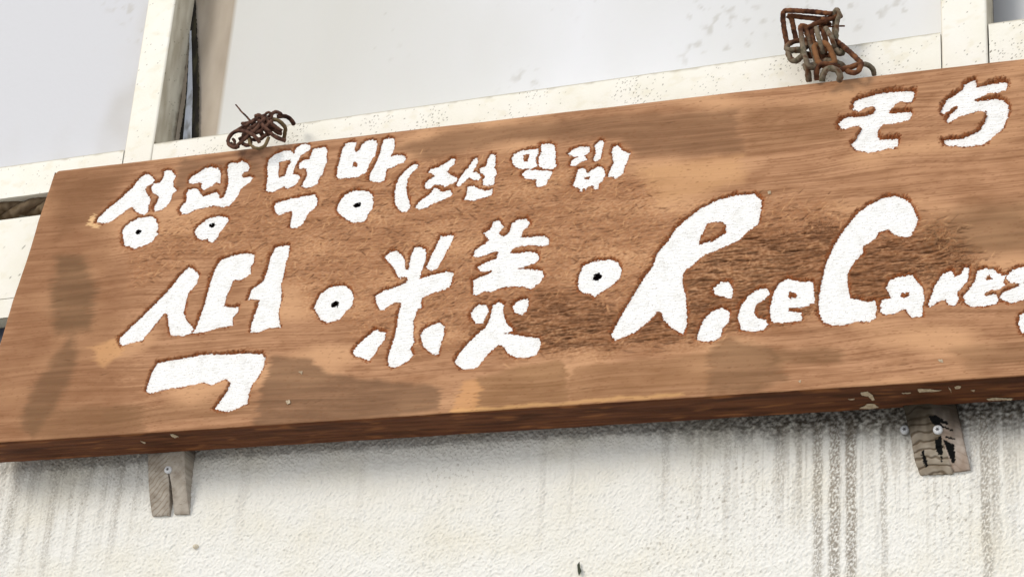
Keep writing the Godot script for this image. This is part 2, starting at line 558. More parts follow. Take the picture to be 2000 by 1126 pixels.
	var sg := 2.6651
	var sb := 2.6408
	var sc := func(x, y, _z): return paintc.call(x, y, 9.0, 0.3)
	part("sill_board", patch(-1.4, sg + 0.0008, 1.4, st, 0.002, flat, sc), M.frame, w, Vector3(0, 0, -0.018))
	part("sill_edge", patch(-1.4, sb, 1.4, sg - 0.0008, 0.002, flat, sc), M.frame, w, Vector3(0, 0, -0.0165))
	part("sill_body", box(Vector3(2.8, st - sb, 0.035), lin(225, 218, 200), 0.0), M.frame, w, Vector3(0, (st + sb) / 2, -0.0375))
	part("drip_gap", box(Vector3(2.8, 0.03, 0.02), lin(60, 66, 80), 0.0), M.frame, w, Vector3(0, sb - 0.016, -0.05))
	# rope stuffed into the gap under the rail
	var ry := 2.7916
	var r := thing("rope", "twisted brown rope pressed into the gap under the left window rail", "rope", Vector3(-0.62, ry, -0.032))
	var rc := func(p: Vector3) -> Color: return lin(128, 112, 92).lerp(lin(84, 68, 52), clampf(0.4 + 1.2 * n1.get_noise_3d(p.x * 130.0, p.y * 300.0, p.z * 300.0), 0.0, 1.0))
	for k in 3:
		var pts := []
		for i in 60:
			var a := TAU * (i / 13.0 + k / 3.0)
			pts.append_array([-900.0 + i * 9.0, ry * 1000.0 + 5.8 * sin(a), -32.0 + 5.8 * cos(a)])
		part("strand", rod(pts, 0.0068, false, Vector3(-0.62, ry, -0.032), rc, 1.0, 10, 0.004), M.weathered, r)

func sign_board() -> void:
	var s := thing("carved_sign", "long brown wooden board with carved white lettering in Korean, Chinese, Japanese and English", "sign", Vector3(0.0365, 2.437, 0.065))
	s.basis = Basis(Vector3(0.9998, -0.0197, -0.0049), Vector3(0.0191, 0.9943, -0.1046), Vector3(0.0069, 0.1045, 0.9945))
	carve_list()
	var h := 0.3492
	var thick := 0.042
	var x1 := 0.60
	var cell := 0.0008
	var ny := int(h / cell) + 1
	var nx := int((x1 + 0.6235) / cell) + 1
	var dy := h / (ny - 1)
	var left := PackedFloat32Array()
	left.resize(ny)
	for j in ny:
		var v := j * dy
		left[j] = -0.6235 + 0.0180 * v / h + 0.0006 * sin(v * 60.0)
		var top := v - (h - 0.009)
		if top > 0.0: left[j] += 0.009 - sqrt(maxf(0.0, 0.000081 - top * top))
	var depth := PackedFloat32Array()
	depth.resize(nx * ny)
	var wallness := PackedFloat32Array()
	wallness.resize(nx * ny)
	var near := PackedFloat32Array()
	near.resize(nx * ny)
	near.fill(0.02)
	var ns := noise(41, 2)
	var n_edge := noise(51, 2)
	var n_fibre := noise(52, 2)
	var rag := func(p: Vector2) -> float: return 0.0011 * n_edge.get_noise_2d(p.x * 300.0, p.y * 480.0) + 0.0009 * n_fibre.get_noise_2d(p.x * 150.0, p.y * 800.0)
	for k in strokes:
		var b: Rect2 = k.plain.box.grow(0.0065)
		for j in range(maxi(0, int(b.position.y / dy)), mini(ny, int(b.end.y / dy) + 1)):
			var v := j * dy
			var dx := (x1 - left[j]) / (nx - 1)
			for i in range(maxi(0, int((b.position.x - left[j]) / dx)), mini(nx, int((b.end.x - left[j]) / dx) + 1)):
				var p := Vector2(left[j] + i * dx, v)
				var d: float = sdist(p, k.plain)
				if d < 0.006: d += rag.call(p)
				var at := j * nx + i
				if d < near[at]: near[at] = d
				# the chisel leaves a toothed rim
				var tooth := ns.get_noise_2d(p.x * 260.0, p.y * 560.0)
				var wide: float = k.w * (1.3 + 1.4 * tooth) * clampf(0.85 + 1.3 * ns.get_noise_2d(p.x * 55.0 + 7.0, p.y * 55.0), 0.35, 1.7)
				var e := d - 0.0002
				if e < wide:
					var f := 1.0 - clampf(e / maxf(wide, 0.0004), 0.0, 1.0)
					f = f * (0.6 + 0.4 * f)
					var dep: float = k.h * 1.15 * minf(f, 0.87)
					if dep > depth[at]: depth[at] = dep
					wallness[at] = maxf(wallness[at], smoothstep(0.02, 0.22, f))
				if k.drill:
					var c := Vector2(k.drill[0], k.drill[1]) * 0.001
					if ((p - c) / Vector2(k.drill[2] + 0.9, k.drill[3] + 0.9)).length() < 0.001: depth[at] = k.h + 0.011
	# darker patches where the old finish stayed, one painted as wire shade, and paler ones where it was rubbed off: outline, softness (m), colour, strength
	var patches := [
		[shape([-616.7, 352.6, -514.3, 347.3, -505.8, 244.4, -468.2, 181.8, -459.4, 92.6, -411, -7.5, -623.5, -6.5, -616.8, 130.6]), 0.022, lin(132, 90, 60), 0.6],
		[shape([-572.7, 231.3, -537.6, 227.7, -508.8, 185.6, -503.3, 132.5, -543.5, 129.5, -561.8, 164.5]), 0.008, lin(104, 78, 54), 0.75],
		[shape([-558.9, 56.7, -546.5, 86.9, -525.5, 129.3, -509.5, 96.5, -520.6, 41.7, -541.6, 6.6, -563, 20.1]), 0.008, lin(108, 80, 56), 0.7],
		[shape([-280.5, 42.7, -272.1, 80.8, -230.7, 74.5, -206.4, 54.9, -136.2, 40.9, -76.7, 30.2, -81.2, 5.6, -129.6, -0.2, -276.4, -0.9]), 0.004, lin(112, 84, 62), 0.75],
		[shape([-42.5, 37.9, 41, 53.1, 55.3, 29.5, 56.3, 1.7, -40, 0.5]), 0.003, lin(134, 98, 64), 0.65],
		[shape([58.1, 41.6, 195.6, 46.4, 197.9, 3.7, 57.4, 1.6]), 0.003, lin(138, 100, 66), 0.5],
		[shape([194.4, 49.3, 209.2, 64.7, 249.9, 47.6, 271.4, 13.4, 238.1, 2.9, 196, 2.7]), 0.005, lin(116, 86, 60), 0.7],
		[shape([250.1, 44.8, 322.8, 41.7, 321, 26.7, 251, 30]), 0.005, lin(118, 86, 58), 0.6],
		[shape([421.3, 33.7, 493.9, 34.1, 493.9, 15.3, 440, 10.1]), 0.008, lin(122, 88, 60), 0.55],
		[shape([-176.4, 326, -101.9, 341.6, 58.6, 336.2, 200.7, 326.2, 210.9, 271.5, 102.5, 281.2, 78.1, 308.1, -40.8, 318.1, -138.1, 308.2]), 0.006, lin(124, 90, 64), 0.75],
		[shape([-440.4, 345.2, -342.2, 327.7, -325, 304.2, -379.3, 324.1, -435.3, 302.3]), 0.005, lin(120, 88, 64), 0.7],
		[shape([-380.5, 354.2, -311.2, 361.8, -284.3, 351.6, -327.7, 317.9, -362.7, 335.7]), 0.006, lin(122, 90, 74), 0.6],  # shade of the wire tangle put into the board colour
		[shape([207.3, 324.1, 315.5, 321.9, 307.3, 277.7, 215.1, 271]), 0.012, lin(124, 88, 58), 0.45],
		[shape([385.3, 168.7, 437.5, 185.8, 493.9, 184, 493.9, 129.4, 428.9, 130.5, 390.8, 139.9]), 0.014, lin(112, 82, 56), 0.7],
		[shape([-605.8, 337.3, -505.1, 336.5, -531.1, 280.7, -576.7, 251.8]), 0.012, lin(118, 82, 54), 0.5],
		[shape([-552.5, 37.8, -415, 35.6, -406.2, -1.9, -542.9, 1.9]), 0.004, lin(120, 88, 60), 0.45],
		[shape([98.3, 269.3, 210, 269.2, 213.1, 239.7, 129.6, 220.3]), 0.008, lin(206, 158, 112), 0.6],
		[shape([-539.8, 268.1, -538.6, 284.2, -531.8, 278, -525.3, 262.5]), 0.001, lin(232, 190, 140), 0.9],
		[shape([-497.2, 108, -462.5, 120.9, -454.6, 98.4, -476.1, 83.9]), 0.004, lin(214, 162, 112), 0.6],
		[shape([-55.6, 34.9, -39.2, 33.7, -34.4, -1, -63.9, -1.2]), 0.003, lin(206, 152, 102), 0.7],
		[shape([-64.7, 4.4, 173.8, 7, 174.1, 3.2, -64.1, -0.1]), 0.002, lin(226, 176, 118), 0.5],
		[shape([-463.2, 31.7, -282.8, 31.1, -279, 12.1, -458.7, 13.3]), 0.006, lin(122, 88, 58), 0.4]]
	var tint: Array = []
	for q in patches: tint.append([q[0].box.grow(q[1] * 1.7 + 0.004), q[0], q[1], q[2], q[3]])
	var rough_area := shape([-510.8, 265, -437, 267, -345.8, 283.4, -325.7, 307.7, -178.2, 300, -38.8, 302.4, 92.4, 273.7, 135, 219.7, 229, 218.1, 290.4, 208.1, 413.8, 177, 466.4, 104.8, 406.4, 83.2, 249, 61.4, 98.9, 48.5, -7.3, 56.9, -141.5, 73.4, -243.3, 129.9, -273.3, 163.5, -368, 210.7, -466.6, 175.2])
	var deep_area := shape([-67.1, 96.6, 15.1, 136.4, 93.1, 105.9, 200.6, 182.7, 291.6, 184.6, 337.2, 156.7, 404.5, 166.7, 438.4, 118.5, 344.9, 83.3, 224.4, 60.6, 87.9, 55, -18.2, 57.8])
	var n_grain := noise(42, 4)
	var n_low := noise(43, 2)
	var n_rid := noise(44, 3, true)
	var n_chip := noise(45, 3)
	var n_pore := noise(46, 2)
	var n_fine := noise(47, 3)
	var Z := PackedFloat32Array()
	Z.resize(nx * ny)
	var C := PackedColorArray()
	C.resize(nx * ny)
	var base_a := lin(186, 140, 105)
	var base_b := lin(154, 110, 78)
	var base_c := lin(212, 164, 123)
	var crack := lin(58, 32, 18)
	var raw_a := lin(100, 52, 28)
	var raw_b := lin(176, 106, 62)
	var ink := PackedFloat32Array()
	ink.resize(nx * ny)
	# the soft-edged masks on a coarse raster
	var step := 8
	var mx := nx / step + 2
	var my := ny / step + 2
	var mask := PackedFloat32Array()
	mask.resize(mx * my)
	var mask2 := PackedFloat32Array()
	mask2.resize(mx * my)
	for j in my:
		for i in mx:
			var p := Vector2(-0.62 + i * step * cell, j * step * dy)
			var wn := 0.012 * n_low.get_noise_2d(p.x * 20.0, p.y * 20.0)
			mask[j * mx + i] = 1.0 - smoothstep(-0.016, 0.008, sdist(p, rough_area) + wn)
			mask2[j * mx + i] = 1.0 - smoothstep(-0.018, 0.012, sdist(p, deep_area) + wn)
	# single tool marks: pale torn fibres at all angles, dark splits along the grain
	var rng := RandomNumberGenerator.new()
	rng.seed = 4711
	for q in 26000:
		var p := Vector2(rng.randf_range(-0.60, 0.56), rng.randf_range(0.01, 0.335))
		var mk := int(p.y / dy / step) * mx + int((p.x + 0.62) / (step * cell))
		var rough := mask[mk]
		var deep := mask2[mk] * rough
		var pale := q % 2 == 0
		var chance := (rough * 0.75 if deep < 0.4 else rough * 0.15) if pale else 0.02 + rough * 0.45 + deep * 0.3
		if rng.randf() > chance: continue
		var ang := rng.randfn(0.0, 0.7) + 0.35 if pale else rng.randfn(0.0, 0.05) + 0.02
		if not pale and rough > 0.3 and deep < 0.3: ang += rng.randfn(0.05, 0.35)
		var length := rng.randf_range(0.003, 0.013) if pale else rng.randf_range(0.004, 0.016) * (1.0 + 1.3 * deep)
		var force := rng.randf_range(0.12, 0.5) if pale else rng.randf_range(0.3, 0.9) * (0.5 + 0.5 * rough)
		var bend := rng.randfn(0.0, 12.0 if pale else 5.0)
		var fat := rng.randf_range(0.35, 0.75) if pale else rng.randf_range(0.4, 0.8) + 0.35 * deep
		var n := int(length / (cell * 0.5))
		for w in n:
			p += Vector2(cos(ang), sin(ang)) * cell * 0.5
			ang += bend * cell * 0.5 + rng.randfn(0.0, 0.04 if pale else 0.025)
			var jj := p.y / dy
			if jj < 3 or jj > ny - 4: break
			var ii := (p.x - left[int(jj)]) / ((x1 - left[int(jj)]) / (nx - 1))
			if ii < 3 or ii > nx - 4: break
			var f := force * sin(PI * (w + 0.5) / n)
			for b in [-1, 0, 1]:
				for a in [-1, 0, 1]:
					var i2 := int(ii + 0.5) + int(a)
					var j2 := int(jj + 0.5) + int(b)
					var g2 := f * exp(-((i2 - ii) * (i2 - ii) * 0.6 + (j2 - jj) * (j2 - jj)) / (fat * fat))
					var at := j2 * nx + i2
					if pale: ink[at] = maxf(ink[at], g2)
					elif absf(ink[at]) < g2: ink[at] = -g2
	for j in ny:
		var v := j * dy
		var dx := (x1 - left[j]) / (nx - 1)
		for i in nx:
			var k := j * nx + i
			var x := left[j] + i * dx
			var fi := clampf((x + 0.62) / (step * cell), 0.0, mx - 1.01)
			var fj := float(j) / step
			var i0 := int(fi)
			var j0 := int(fj)
			var tx := fi - i0
			var ty := fj - j0
			var m0 := j0 * mx + i0
			var rough := lerpf(lerpf(mask[m0], mask[m0 + 1], tx), lerpf(mask[m0 + mx], mask[m0 + mx + 1], tx), ty)
			var deep := lerpf(lerpf(mask2[m0], mask2[m0 + 1], tx), lerpf(mask2[m0 + mx], mask2[m0 + mx + 1], tx), ty) * rough
			# grain runs along the board and drifts up and down
			var warp := 0.006 * n_low.get_noise_2d(x * 4.0, v * 9.0)
			var gy := v + warp
			var g := n_grain.get_noise_2d(x * 7.0, gy * 130.0)
			var rid := n_rid.get_noise_2d(x * lerpf(42.0, 20.0, deep), gy * 330.0)
			var chipn := n_chip.get_noise_2d(x * 190.0, gy * 330.0)
			var z := 0.0005 * n_low.get_noise_2d(x * 9.0, v * 26.0) + 0.00008 * g
			z += rough * (0.0005 * chipn) * (1.0 - 0.7 * deep) + (0.35 * rough + 0.65 * deep) * 0.0014 * (rid - 0.3) * (1.0 if rid > 0.0 else 1.3)
			var c := base_a.lerp(base_b, clampf(0.35 + 0.6 * g + 0.5 * n_chip.get_noise_2d(x * 22.0, v * 60.0), 0.0, 1.0))
			c = c.lerp(lin(116, 76, 48), clampf(0.1 + 1.0 * n_fine.get_noise_2d(x * 3.2, gy * 520.0), 0.0, 0.55))
			c = c.lerp(base_c, clampf(n_low.get_noise_2d(x * 6.0 + 11.0, v * 15.0) * 1.2, 0.0, 0.7))
			var near_k := near[k]
			if near_k > -0.0005:
				var wx := x + 0.005 * n_chip.get_noise_2d(x * 30.0, v * 30.0) + 0.007 * n_fine.get_noise_2d(x * 8.0, v * 260.0)
				var wv := v + 0.003 * n_chip.get_noise_2d(x * 30.0 + 5.0, v * 30.0)
				var p := Vector2(wx, wv)
				for q in tint:
					if q[0].has_point(p):
						var a: float = (1.0 - smoothstep(-q[2] * 0.9, q[2] * 1.0, sdist(p, q[1]))) * q[4]
						a *= clampf(0.92 + 0.25 * g, 0.3, 1.0)
						c = c.lerp(q[3], a)
				# pores: short dark dashes along the grain
				var po := n_pore.get_noise_2d(x * 75.0, gy * 620.0)
				c = c.lerp(lin(126, 82, 52), smoothstep(0.46, 0.66, po) * 0.5)
				z -= 0.00012 * smoothstep(0.46, 0.66, po)
				# the hacked ground between the letters
				var orange := lin(166, 114, 77)
				c = c.lerp(orange, rough * clampf(0.3 + 0.9 * chipn, 0.0, 0.8))
				c = c.lerp(lin(112, 70, 40), deep * clampf(0.35 + chipn * 0.5, 0.0, 1.0))
				var cr := smoothstep(0.15, -0.4, rid) * (0.32 * rough + 0.45 * deep)
				c = c.lerp(crack, clampf(cr, 0.0, 0.8))  # low grain darkened: crevice shade put into the colour, along with dirt
				var ik := ink[k]
				if ik > 0.0:
					c = c.lerp(lin(230, 180, 130), ik)
					z += 0.00025 * ik
				elif ik < 0.0:
					c = c.lerp(crack, -ik)
					z += 0.0009 * ik
			var wl := wallness[k]
			if wl > 0.0:
				var t := clampf(0.42 + 1.1 * n_chip.get_noise_2d(x * 420.0, v * 420.0), 0.0, 1.0)
				c = c.lerp(raw_a.lerp(raw_b, t), wl * 0.92)
				z += 0.0004 * n_chip.get_noise_2d(x * 300.0 + 3.0, v * 420.0) * wl
			if near_k > 0.0 and near_k < 0.006:
				c = c.lerp(raw_b, (1.0 - smoothstep(0.0015, 0.006, near_k)) * 0.3 * clampf(0.5 + chipn, 0.0, 1.0))
			z = z * (1.0 - 0.85 * wl) - depth[k]
			# softened arrises
			var e := minf(minf(v, h - v), minf(x - left[j], 0.1))
			if e < 0.003:
				var rr := 0.003 - e
				z -= (0.003 - sqrt(maxf(0.0, 0.000009 - rr * rr))) * 0.8
				c = c.lerp(lin(150, 108, 76), 0.35 * rr / 0.003)
			Z[k] = z
			C[k] = c
	var front := grid(nx, ny, Z, C, func(i, j): return Vector2(lerpf(left[j], x1, float(i) / (nx - 1)), j * dy), cell, dy)
	var board := part("board", front, M.wood, s)
	# underside, a darker and redder brown than the face
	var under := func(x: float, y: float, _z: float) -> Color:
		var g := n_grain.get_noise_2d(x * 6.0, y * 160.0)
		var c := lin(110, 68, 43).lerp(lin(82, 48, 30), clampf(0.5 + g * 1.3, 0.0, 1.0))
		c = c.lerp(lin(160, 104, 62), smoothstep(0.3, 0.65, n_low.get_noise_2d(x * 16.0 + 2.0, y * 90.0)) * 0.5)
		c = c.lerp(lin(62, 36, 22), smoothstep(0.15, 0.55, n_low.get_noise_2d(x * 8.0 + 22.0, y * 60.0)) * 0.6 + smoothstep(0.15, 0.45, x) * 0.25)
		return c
	var uz := func(x: float, y: float) -> float: return 0.0004 * n_low.get_noise_2d(x * 20.0, y * 80.0) + 0.0003 * n_chip.get_noise_2d(x * 60.0, y * 200.0) - 0.0012 * smoothstep(0.0012, 0.0, 0.042 - y)
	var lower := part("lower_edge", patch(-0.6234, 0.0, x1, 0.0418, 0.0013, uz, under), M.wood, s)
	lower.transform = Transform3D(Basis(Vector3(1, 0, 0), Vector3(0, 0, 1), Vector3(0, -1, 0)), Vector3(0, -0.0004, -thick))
	var rest := SurfaceTool.new()
	rest.begin(Mesh.PRIMITIVE_TRIANGLES)
	rest.set_smooth_group(-1)
	rest.set_color(lin(124, 80, 50))
	var quads := [[Vector3(left[ny - 1], h, -0.003), Vector3(left[ny - 1], h, -thick), Vector3(x1, h, -thick), Vector3(x1, h, -0.003)],
		[Vector3(-0.6235, 0, -thick), Vector3(-0.606, h, -thick), Vector3(-0.606, h, -0.003), Vector3(-0.6235, 0, -0.003)],
		[Vector3(x1, 0, -0.001), Vector3(x1, h, -0.001), Vector3(x1, h, -thick), Vector3(x1, 0, -thick)],
		[Vector3(-0.6235, 0, -thick), Vector3(x1, 0, -thick), Vector3(x1, h, -thick), Vector3(-0.6055, h, -thick)]]
	for q in quads:
		for i in [0, 1, 2, 0, 2, 3]: rest.add_vertex(q[i])
	rest.generate_normals()
	part("back", rest.commit(), M.wood, s)
	# the painted letters
	var n_bump := noise(53, 3)
	var holder: MeshInstance3D = null
	for k in strokes:
		var edge := func(p: Vector2, d: float) -> float:
			var e: float = d + rag.call(p)
			if d > 0.0004 and d < 0.0022 and n_edge.get_noise_2d(p.x * 620.0 + 70.0, p.y * 620.0) > 0.42: e = -0.0002
			if d < -0.0012 and n_edge.get_noise_2d(p.x * 520.0 - 30.0, p.y * 560.0) > 0.6: e = 0.0003
			return e
		var zf := func(p: Vector2, d: float) -> float:
			return -k.h + 0.00035 + 0.00045 * smoothstep(0.0, -0.0015, d) + 0.0006 * n_bump.get_noise_2d(p.x * 90.0, p.y * 420.0) + 0.00012 * n_edge.get_noise_2d(p.x * 500.0, p.y * 500.0)
		var cf := func(p: Vector2, _d: float) -> Color:
			var c := lin(243, 243, 242).lerp(lin(226, 225, 222), clampf(n_bump.get_noise_2d(p.x * 60.0, p.y * 60.0) * 0.9, 0.0, 1.0))
			return c.lerp(lin(150, 132, 114), smoothstep(0.5, 0.62, n_edge.get_noise_2d(p.x * 560.0 + 9.0, p.y * 640.0)) * 0.6)
		var me := sheet(k.s, 0.0007, edge, zf, cf)
		if k.label:
			holder = part("letter", me, M.paint, s)
			holder.set_meta("label", k.label)
		else:
			part("stroke", me, M.paint, holder)
		if k.drill:
			# a drilled hole in the middle of the ring
			var cup := SurfaceTool.new()
			cup.begin(Mesh.PRIMITIVE_TRIANGLES)
			cup.set_color(lin(34, 28, 22))
			for q in 16:
				var a0 := TAU * q / 16.0
				var a1 := TAU * (q + 1) / 16.0
				var r := Vector3(k.drill[2] + 0.55, k.drill[3] + 0.55, 0) * 0.001
				var c := Vector3(k.drill[0] * 0.001, k.drill[1] * 0.001, -k.h - 0.0003)
				var p0 := c + Vector3(cos(a0) * r.x, sin(a0) * r.y, 0)
				var p1 := c + Vector3(cos(a1) * r.x, sin(a1) * r.y, 0)
				var d := Vector3(0, 0, -0.009)
				for vv in [p0, p1, p1 + d, p0, p1 + d, p0 + d, c + d, p0 + d, p1 + d]: cup.add_vertex(vv)
			cup.generate_normals()
			part("drilled_hole", cup.commit(), M.dark, holder)
	# flakes of old pale paint and filler left on the wood
	var fl := func(p: Vector2, _d: float) -> Color: return lin(190, 174, 148).lerp(lin(158, 138, 112), clampf(0.5 + n_chip.get_noise_2d(p.x * 200.0, p.y * 200.0), 0.0, 1.0))
	var flake_edge := func(p, d): return d + 0.0005 * n_edge.get_noise_2d(p.x * 400.0, p.y * 400.0)
	for q in [
		[337.4, -8, 344.1, -7, 347.3, -13.2, 347.2, -23.8, 344.8, -24.5, 342.9, -16.5, 337.5, -13.8],
		[329.7, -38.1, 339.9, -29.7, 345.1, -31.3, 348.2, -38.6, 338.5, -40.3],
		[373.8, -12.9, 383.1, -14.2, 380.4, -16.5, 375.1, -15.6],
		[389.3, -8.3, 393.9, -8, 406.5, -12.5, 411.7, -13.3, 404.2, -15.1, 389.7, -15.1],
		[422.4, -9, 426.4, -6.7, 428.6, -8.9, 427, -13, 422.6, -12.5],
		[446.2, -35, 454.6, -33.2, 469.9, -37.2, 467.7, -39.8, 448.3, -38.2],
		[416.9, -7.3, 418.4, -11.3, 417.9, -20.7, 417.7, -16],
		[323.5, -18.3, 329.8, -19.2, 328.9, -21, 324.4, -20.4],
		[435.3, -16.4, 439.2, -16.6, 438.1, -20.2, 436.7, -18.5],
		[-376.7, -2.1, -371.8, -3.8, -370.2, -9.6, -375.5, -10.8, -377.8, -6.4],
		[-416.5, -10.7, -413.5, -16.7, -415.8, -19.9, -417.4, -15.1]]:
		var sh := shape(q)
		var o := part("paint_flake", sheet(sh, 0.0005, flake_edge, func(p, d): return 0.0011 + 0.0006 * n_chip.get_noise_2d(p.x * 150.0, p.y * 150.0), fl), M.frame, s)
		o.transform = Transform3D(Basis(Vector3(1, 0, 0), Vector3(0, 0, 1), Vector3(0, -1, 0)), Vector3.ZERO)
	for q in [
		[-248.3, 26.9, -243.9, 27.7, -241.9, 23.5, -245.8, 22.6], [-240.1, 59.8, -235, 60, -235.5, 56.5], [238.9, 223.5, 241.9, 223.7, 242.7, 220.1, 239.6, 220.4],
		[409.1, 22.5, 413.3, 22.7, 413.8, 19.5, 410.6, 20.3], [281.2, 10, 284.1, 11.4, 283.3, 8.2]]:
		var sh := shape(q)
		part("paint_flake", sheet(sh, 0.0005, flake_edge, func(p, d): return 0.0008 + 0.0003 * n_chip.get_noise_2d(p.x * 150.0, p.y * 150.0), fl), M.frame, s)

func screw(parent: Node3D, at: Vector3, called := "screw") -> MeshInstance3D:
	var st := SurfaceTool.new()
	st.begin(Mesh.PRIMITIVE_TRIANGLES)
	st.set_smooth_group(0)
	st.set_color(lin(214, 216, 220))
	var prof := [Vector2(0.0, 0.0012), Vector2(0.0026, 0.0012), Vector2(0.0038, 0.0009), Vector2(0.0043, 0.0003), Vector2(0.0042, -0.002)]
	for k in 20:
		for i in prof.size() - 1:
			var c := []
			for t in [[i, k], [i, k + 1], [i + 1, k + 1], [i + 1, k]]:
				var a: float = TAU * t[1] / 20.0
				c.append(Vector3(cos(a) * prof[t[0]].x, sin(a) * prof[t[0]].x, prof[t[0]].y))
			for v in [c[0], c[1], c[2], c[0], c[2], c[3]]: st.add_vertex(v)
	st.generate_normals()
	var o := part(called, st.commit(), M.zinc, parent, at)
	var pts := []
	for k in 12:
		var r := 2.4 if k % 2 == 0 else 1.0
		pts.append_array([cos(TAU * k / 12.0) * r, sin(TAU * k / 12.0) * r])
	part("star_recess", sheet(shape(pts), 0.00025, func(_p, d): return d, func(_p, _d): return 0.00132, func(_p, _d): return lin(96, 96, 98)), M.dark, o)
	return o

func blocks() -> void:
	var n1 := noise(61, 3)
	var n2 := noise(62, 2)
	var n3 := noise(63, 3)
	# left block: split end grain
	var zb := 0.040
	var b := thing("wooden_block", "grey weathered wooden block with a split end propping the sign's left half", "block")
	var s := shape([-390.1, 2456, -390.1, 2425, -389.7, 2403.1, -386.8, 2379.6, -366.3, 2379.2, -365.4, 2397.4, -365.8, 2409.3, -367, 2422.8, -366.1, 2422.7, -362.9, 2409.1, -361.4, 2393.2, -360.3, 2379.6, -343, 2379.1, -345.9, 2407.8, -346.6, 2431.6, -346.7, 2452.4])
	var edge := func(p: Vector2, d: float) -> float: return d + 0.0004 * n2.get_noise_2d(p.x * 240.0, p.y * 240.0)
	var zf := func(p: Vector2, d: float) -> float: return clampf(lerpf(0.026, 0.004, (p.y - 2.4483) / (2.379 - 2.4483)), 0.001, 0.03) + 0.0006 * n1.get_noise_2d(p.x * 90.0, p.y * 90.0) - 0.0012 * smoothstep(-0.0016, 0.0, d)
	var cf := func(p: Vector2, d: float) -> Color:
		var ring := sin((p.x * 0.62 - p.y * 0.78 + 0.003 * n1.get_noise_2d(p.x * 30.0, p.y * 30.0)) * 1350.0)
		var c := lin(188, 180, 169).lerp(lin(156, 146, 134), clampf(0.5 + n1.get_noise_2d(p.x * 40.0, p.y * 60.0), 0.0, 1.0))
		c = c.lerp(lin(128, 112, 96), smoothstep(0.35, 1.0, ring) * (0.55 if p.x < -0.367 else 0.12))
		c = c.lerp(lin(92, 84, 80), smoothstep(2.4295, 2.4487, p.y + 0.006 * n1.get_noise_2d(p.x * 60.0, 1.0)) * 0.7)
		return c.lerp(lin(96, 78, 64), smoothstep(0.4, 0.65, n3.get_noise_2d(p.x * 110.0, p.y * 260.0)) * 0.55)
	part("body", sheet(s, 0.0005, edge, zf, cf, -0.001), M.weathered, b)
	screw(b, Vector3(-0.3655, 2.4236, 0.0186))
	# right block: rounded end grain with the black marks of an old brand of paint
	var r := thing("wooden_block", "pale warped wooden block with ring grain and black paint smears under the sign", "block")
	var rs := shape([403.5, 2435.7, 407.7, 2416.2, 411, 2396.8, 412.4, 2378.5, 416.1, 2365.3, 430.7, 2364.9, 446.1, 2364.4, 446.1, 2366, 454, 2366.3, 462, 2367.2, 458.1, 2387.8, 454.6, 2409.6, 450.3, 2434.1])
	var ra := Vector2(0.4369, 2.4028)
	var rb := Vector2(0.4478, 2.3609)
	var ax := (rb - ra).normalized()
	var turn := func(p: Vector2) -> float:
		return (p - ra).dot(Vector2(-ax.y, ax.x))
	var ctr := Vector2(0.4299, 2.3133)
	var rings := func(p: Vector2) -> float:
		var q := p - ctr
		return sin((q.length() + 0.0034 * n1.get_noise_2d(p.x * 45.0, p.y * 45.0)) * 880.0)
	var rzf := func(p: Vector2, d: float) -> float:
		var t: float = turn.call(p)
		return clampf(lerpf(0.026, 0.005, (p.y - 2.4282) / (2.3659 - 2.4282)), 0.002, 0.034) - maxf(0.0, t) * 0.55 * smoothstep(2.3659 - 0.004, 2.4282, p.y) - 0.0009 * smoothstep(0.3, 1.0, rings.call(p)) * (1.0 if t < 0.0 else 0.3) - 0.0015 * smoothstep(-0.002, 0.0, d) - 0.0035 * smoothstep(0.0012, 0.0, absf(t - 0.0006)) * smoothstep(0.02, 0.05, (p - ra).dot(ax))
	var marks := []
	for q in [
		[429, 2414.3, 435, 2414.7, 445.9, 2408.6, 445.3, 2406.9, 439, 2408.3, 441.5, 2405.5, 449.4, 2402.3, 448.8, 2400.9, 441.3, 2403.8, 436.9, 2405, 431.6, 2407.2],
		[432.7, 2393.3, 439, 2398, 439.2, 2389.3, 439.1, 2379.9, 434.8, 2380.7, 432.8, 2384.7],
		[440.5, 2393.5, 445.7, 2390.5, 450, 2388.5, 449.7, 2379.1, 449.4, 2371.4, 446.4, 2373.3, 443.9, 2380.4, 441.7, 2386.6],
		[441.7, 2396.9, 450.5, 2394.4, 450, 2393.2, 442.4, 2395.1],
		[419.1, 2384.9, 421.9, 2385.5, 423, 2379.4, 424.5, 2372.4, 422.5, 2370.7, 420.6, 2375.3],
		[436.5, 2379.2, 438.3, 2379.1, 438.3, 2373.9, 437, 2374.9]]: marks.append(shape(q))
	var rcf := func(p: Vector2, d: float) -> Color:
		var t: float = turn.call(p)
		var c := lin(168, 158, 144).lerp(lin(134, 122, 106), clampf(0.5 + n1.get_noise_2d(p.x * 50.0, p.y * 50.0), 0.0, 1.0))
		if t > 0.0: c = lin(188, 176, 166).lerp(lin(160, 142, 128), clampf(0.5 + n3.get_noise_2d(p.x * 60.0, p.y * 40.0), 0.0, 1.0))
		c = c.lerp(lin(92, 76, 58), smoothstep(0.45, 1.0, rings.call(p)) * (0.7 if t < 0.0 else 0.15))
		c = c.lerp(lin(46, 40, 32), smoothstep(2.384, 2.4194, p.y + 0.01 * n1.get_noise_2d(p.x * 60.0, p.y * 20.0)) * 0.9)  # darker top: shade under the sign painted in, together with mould
		for m in marks:
			if m.box.grow(0.002).has_point(p):
				var e := sdist(p, m) + 0.0012 * n2.get_noise_2d(p.x * 360.0, p.y * 360.0)
				c = c.lerp(lin(26, 25, 26), 1.0 - smoothstep(-0.0002, 0.0003, e))
		return c
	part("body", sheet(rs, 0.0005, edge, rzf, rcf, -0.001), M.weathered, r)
	screw(r, Vector3(0.4361, 2.4019, 0.0177))
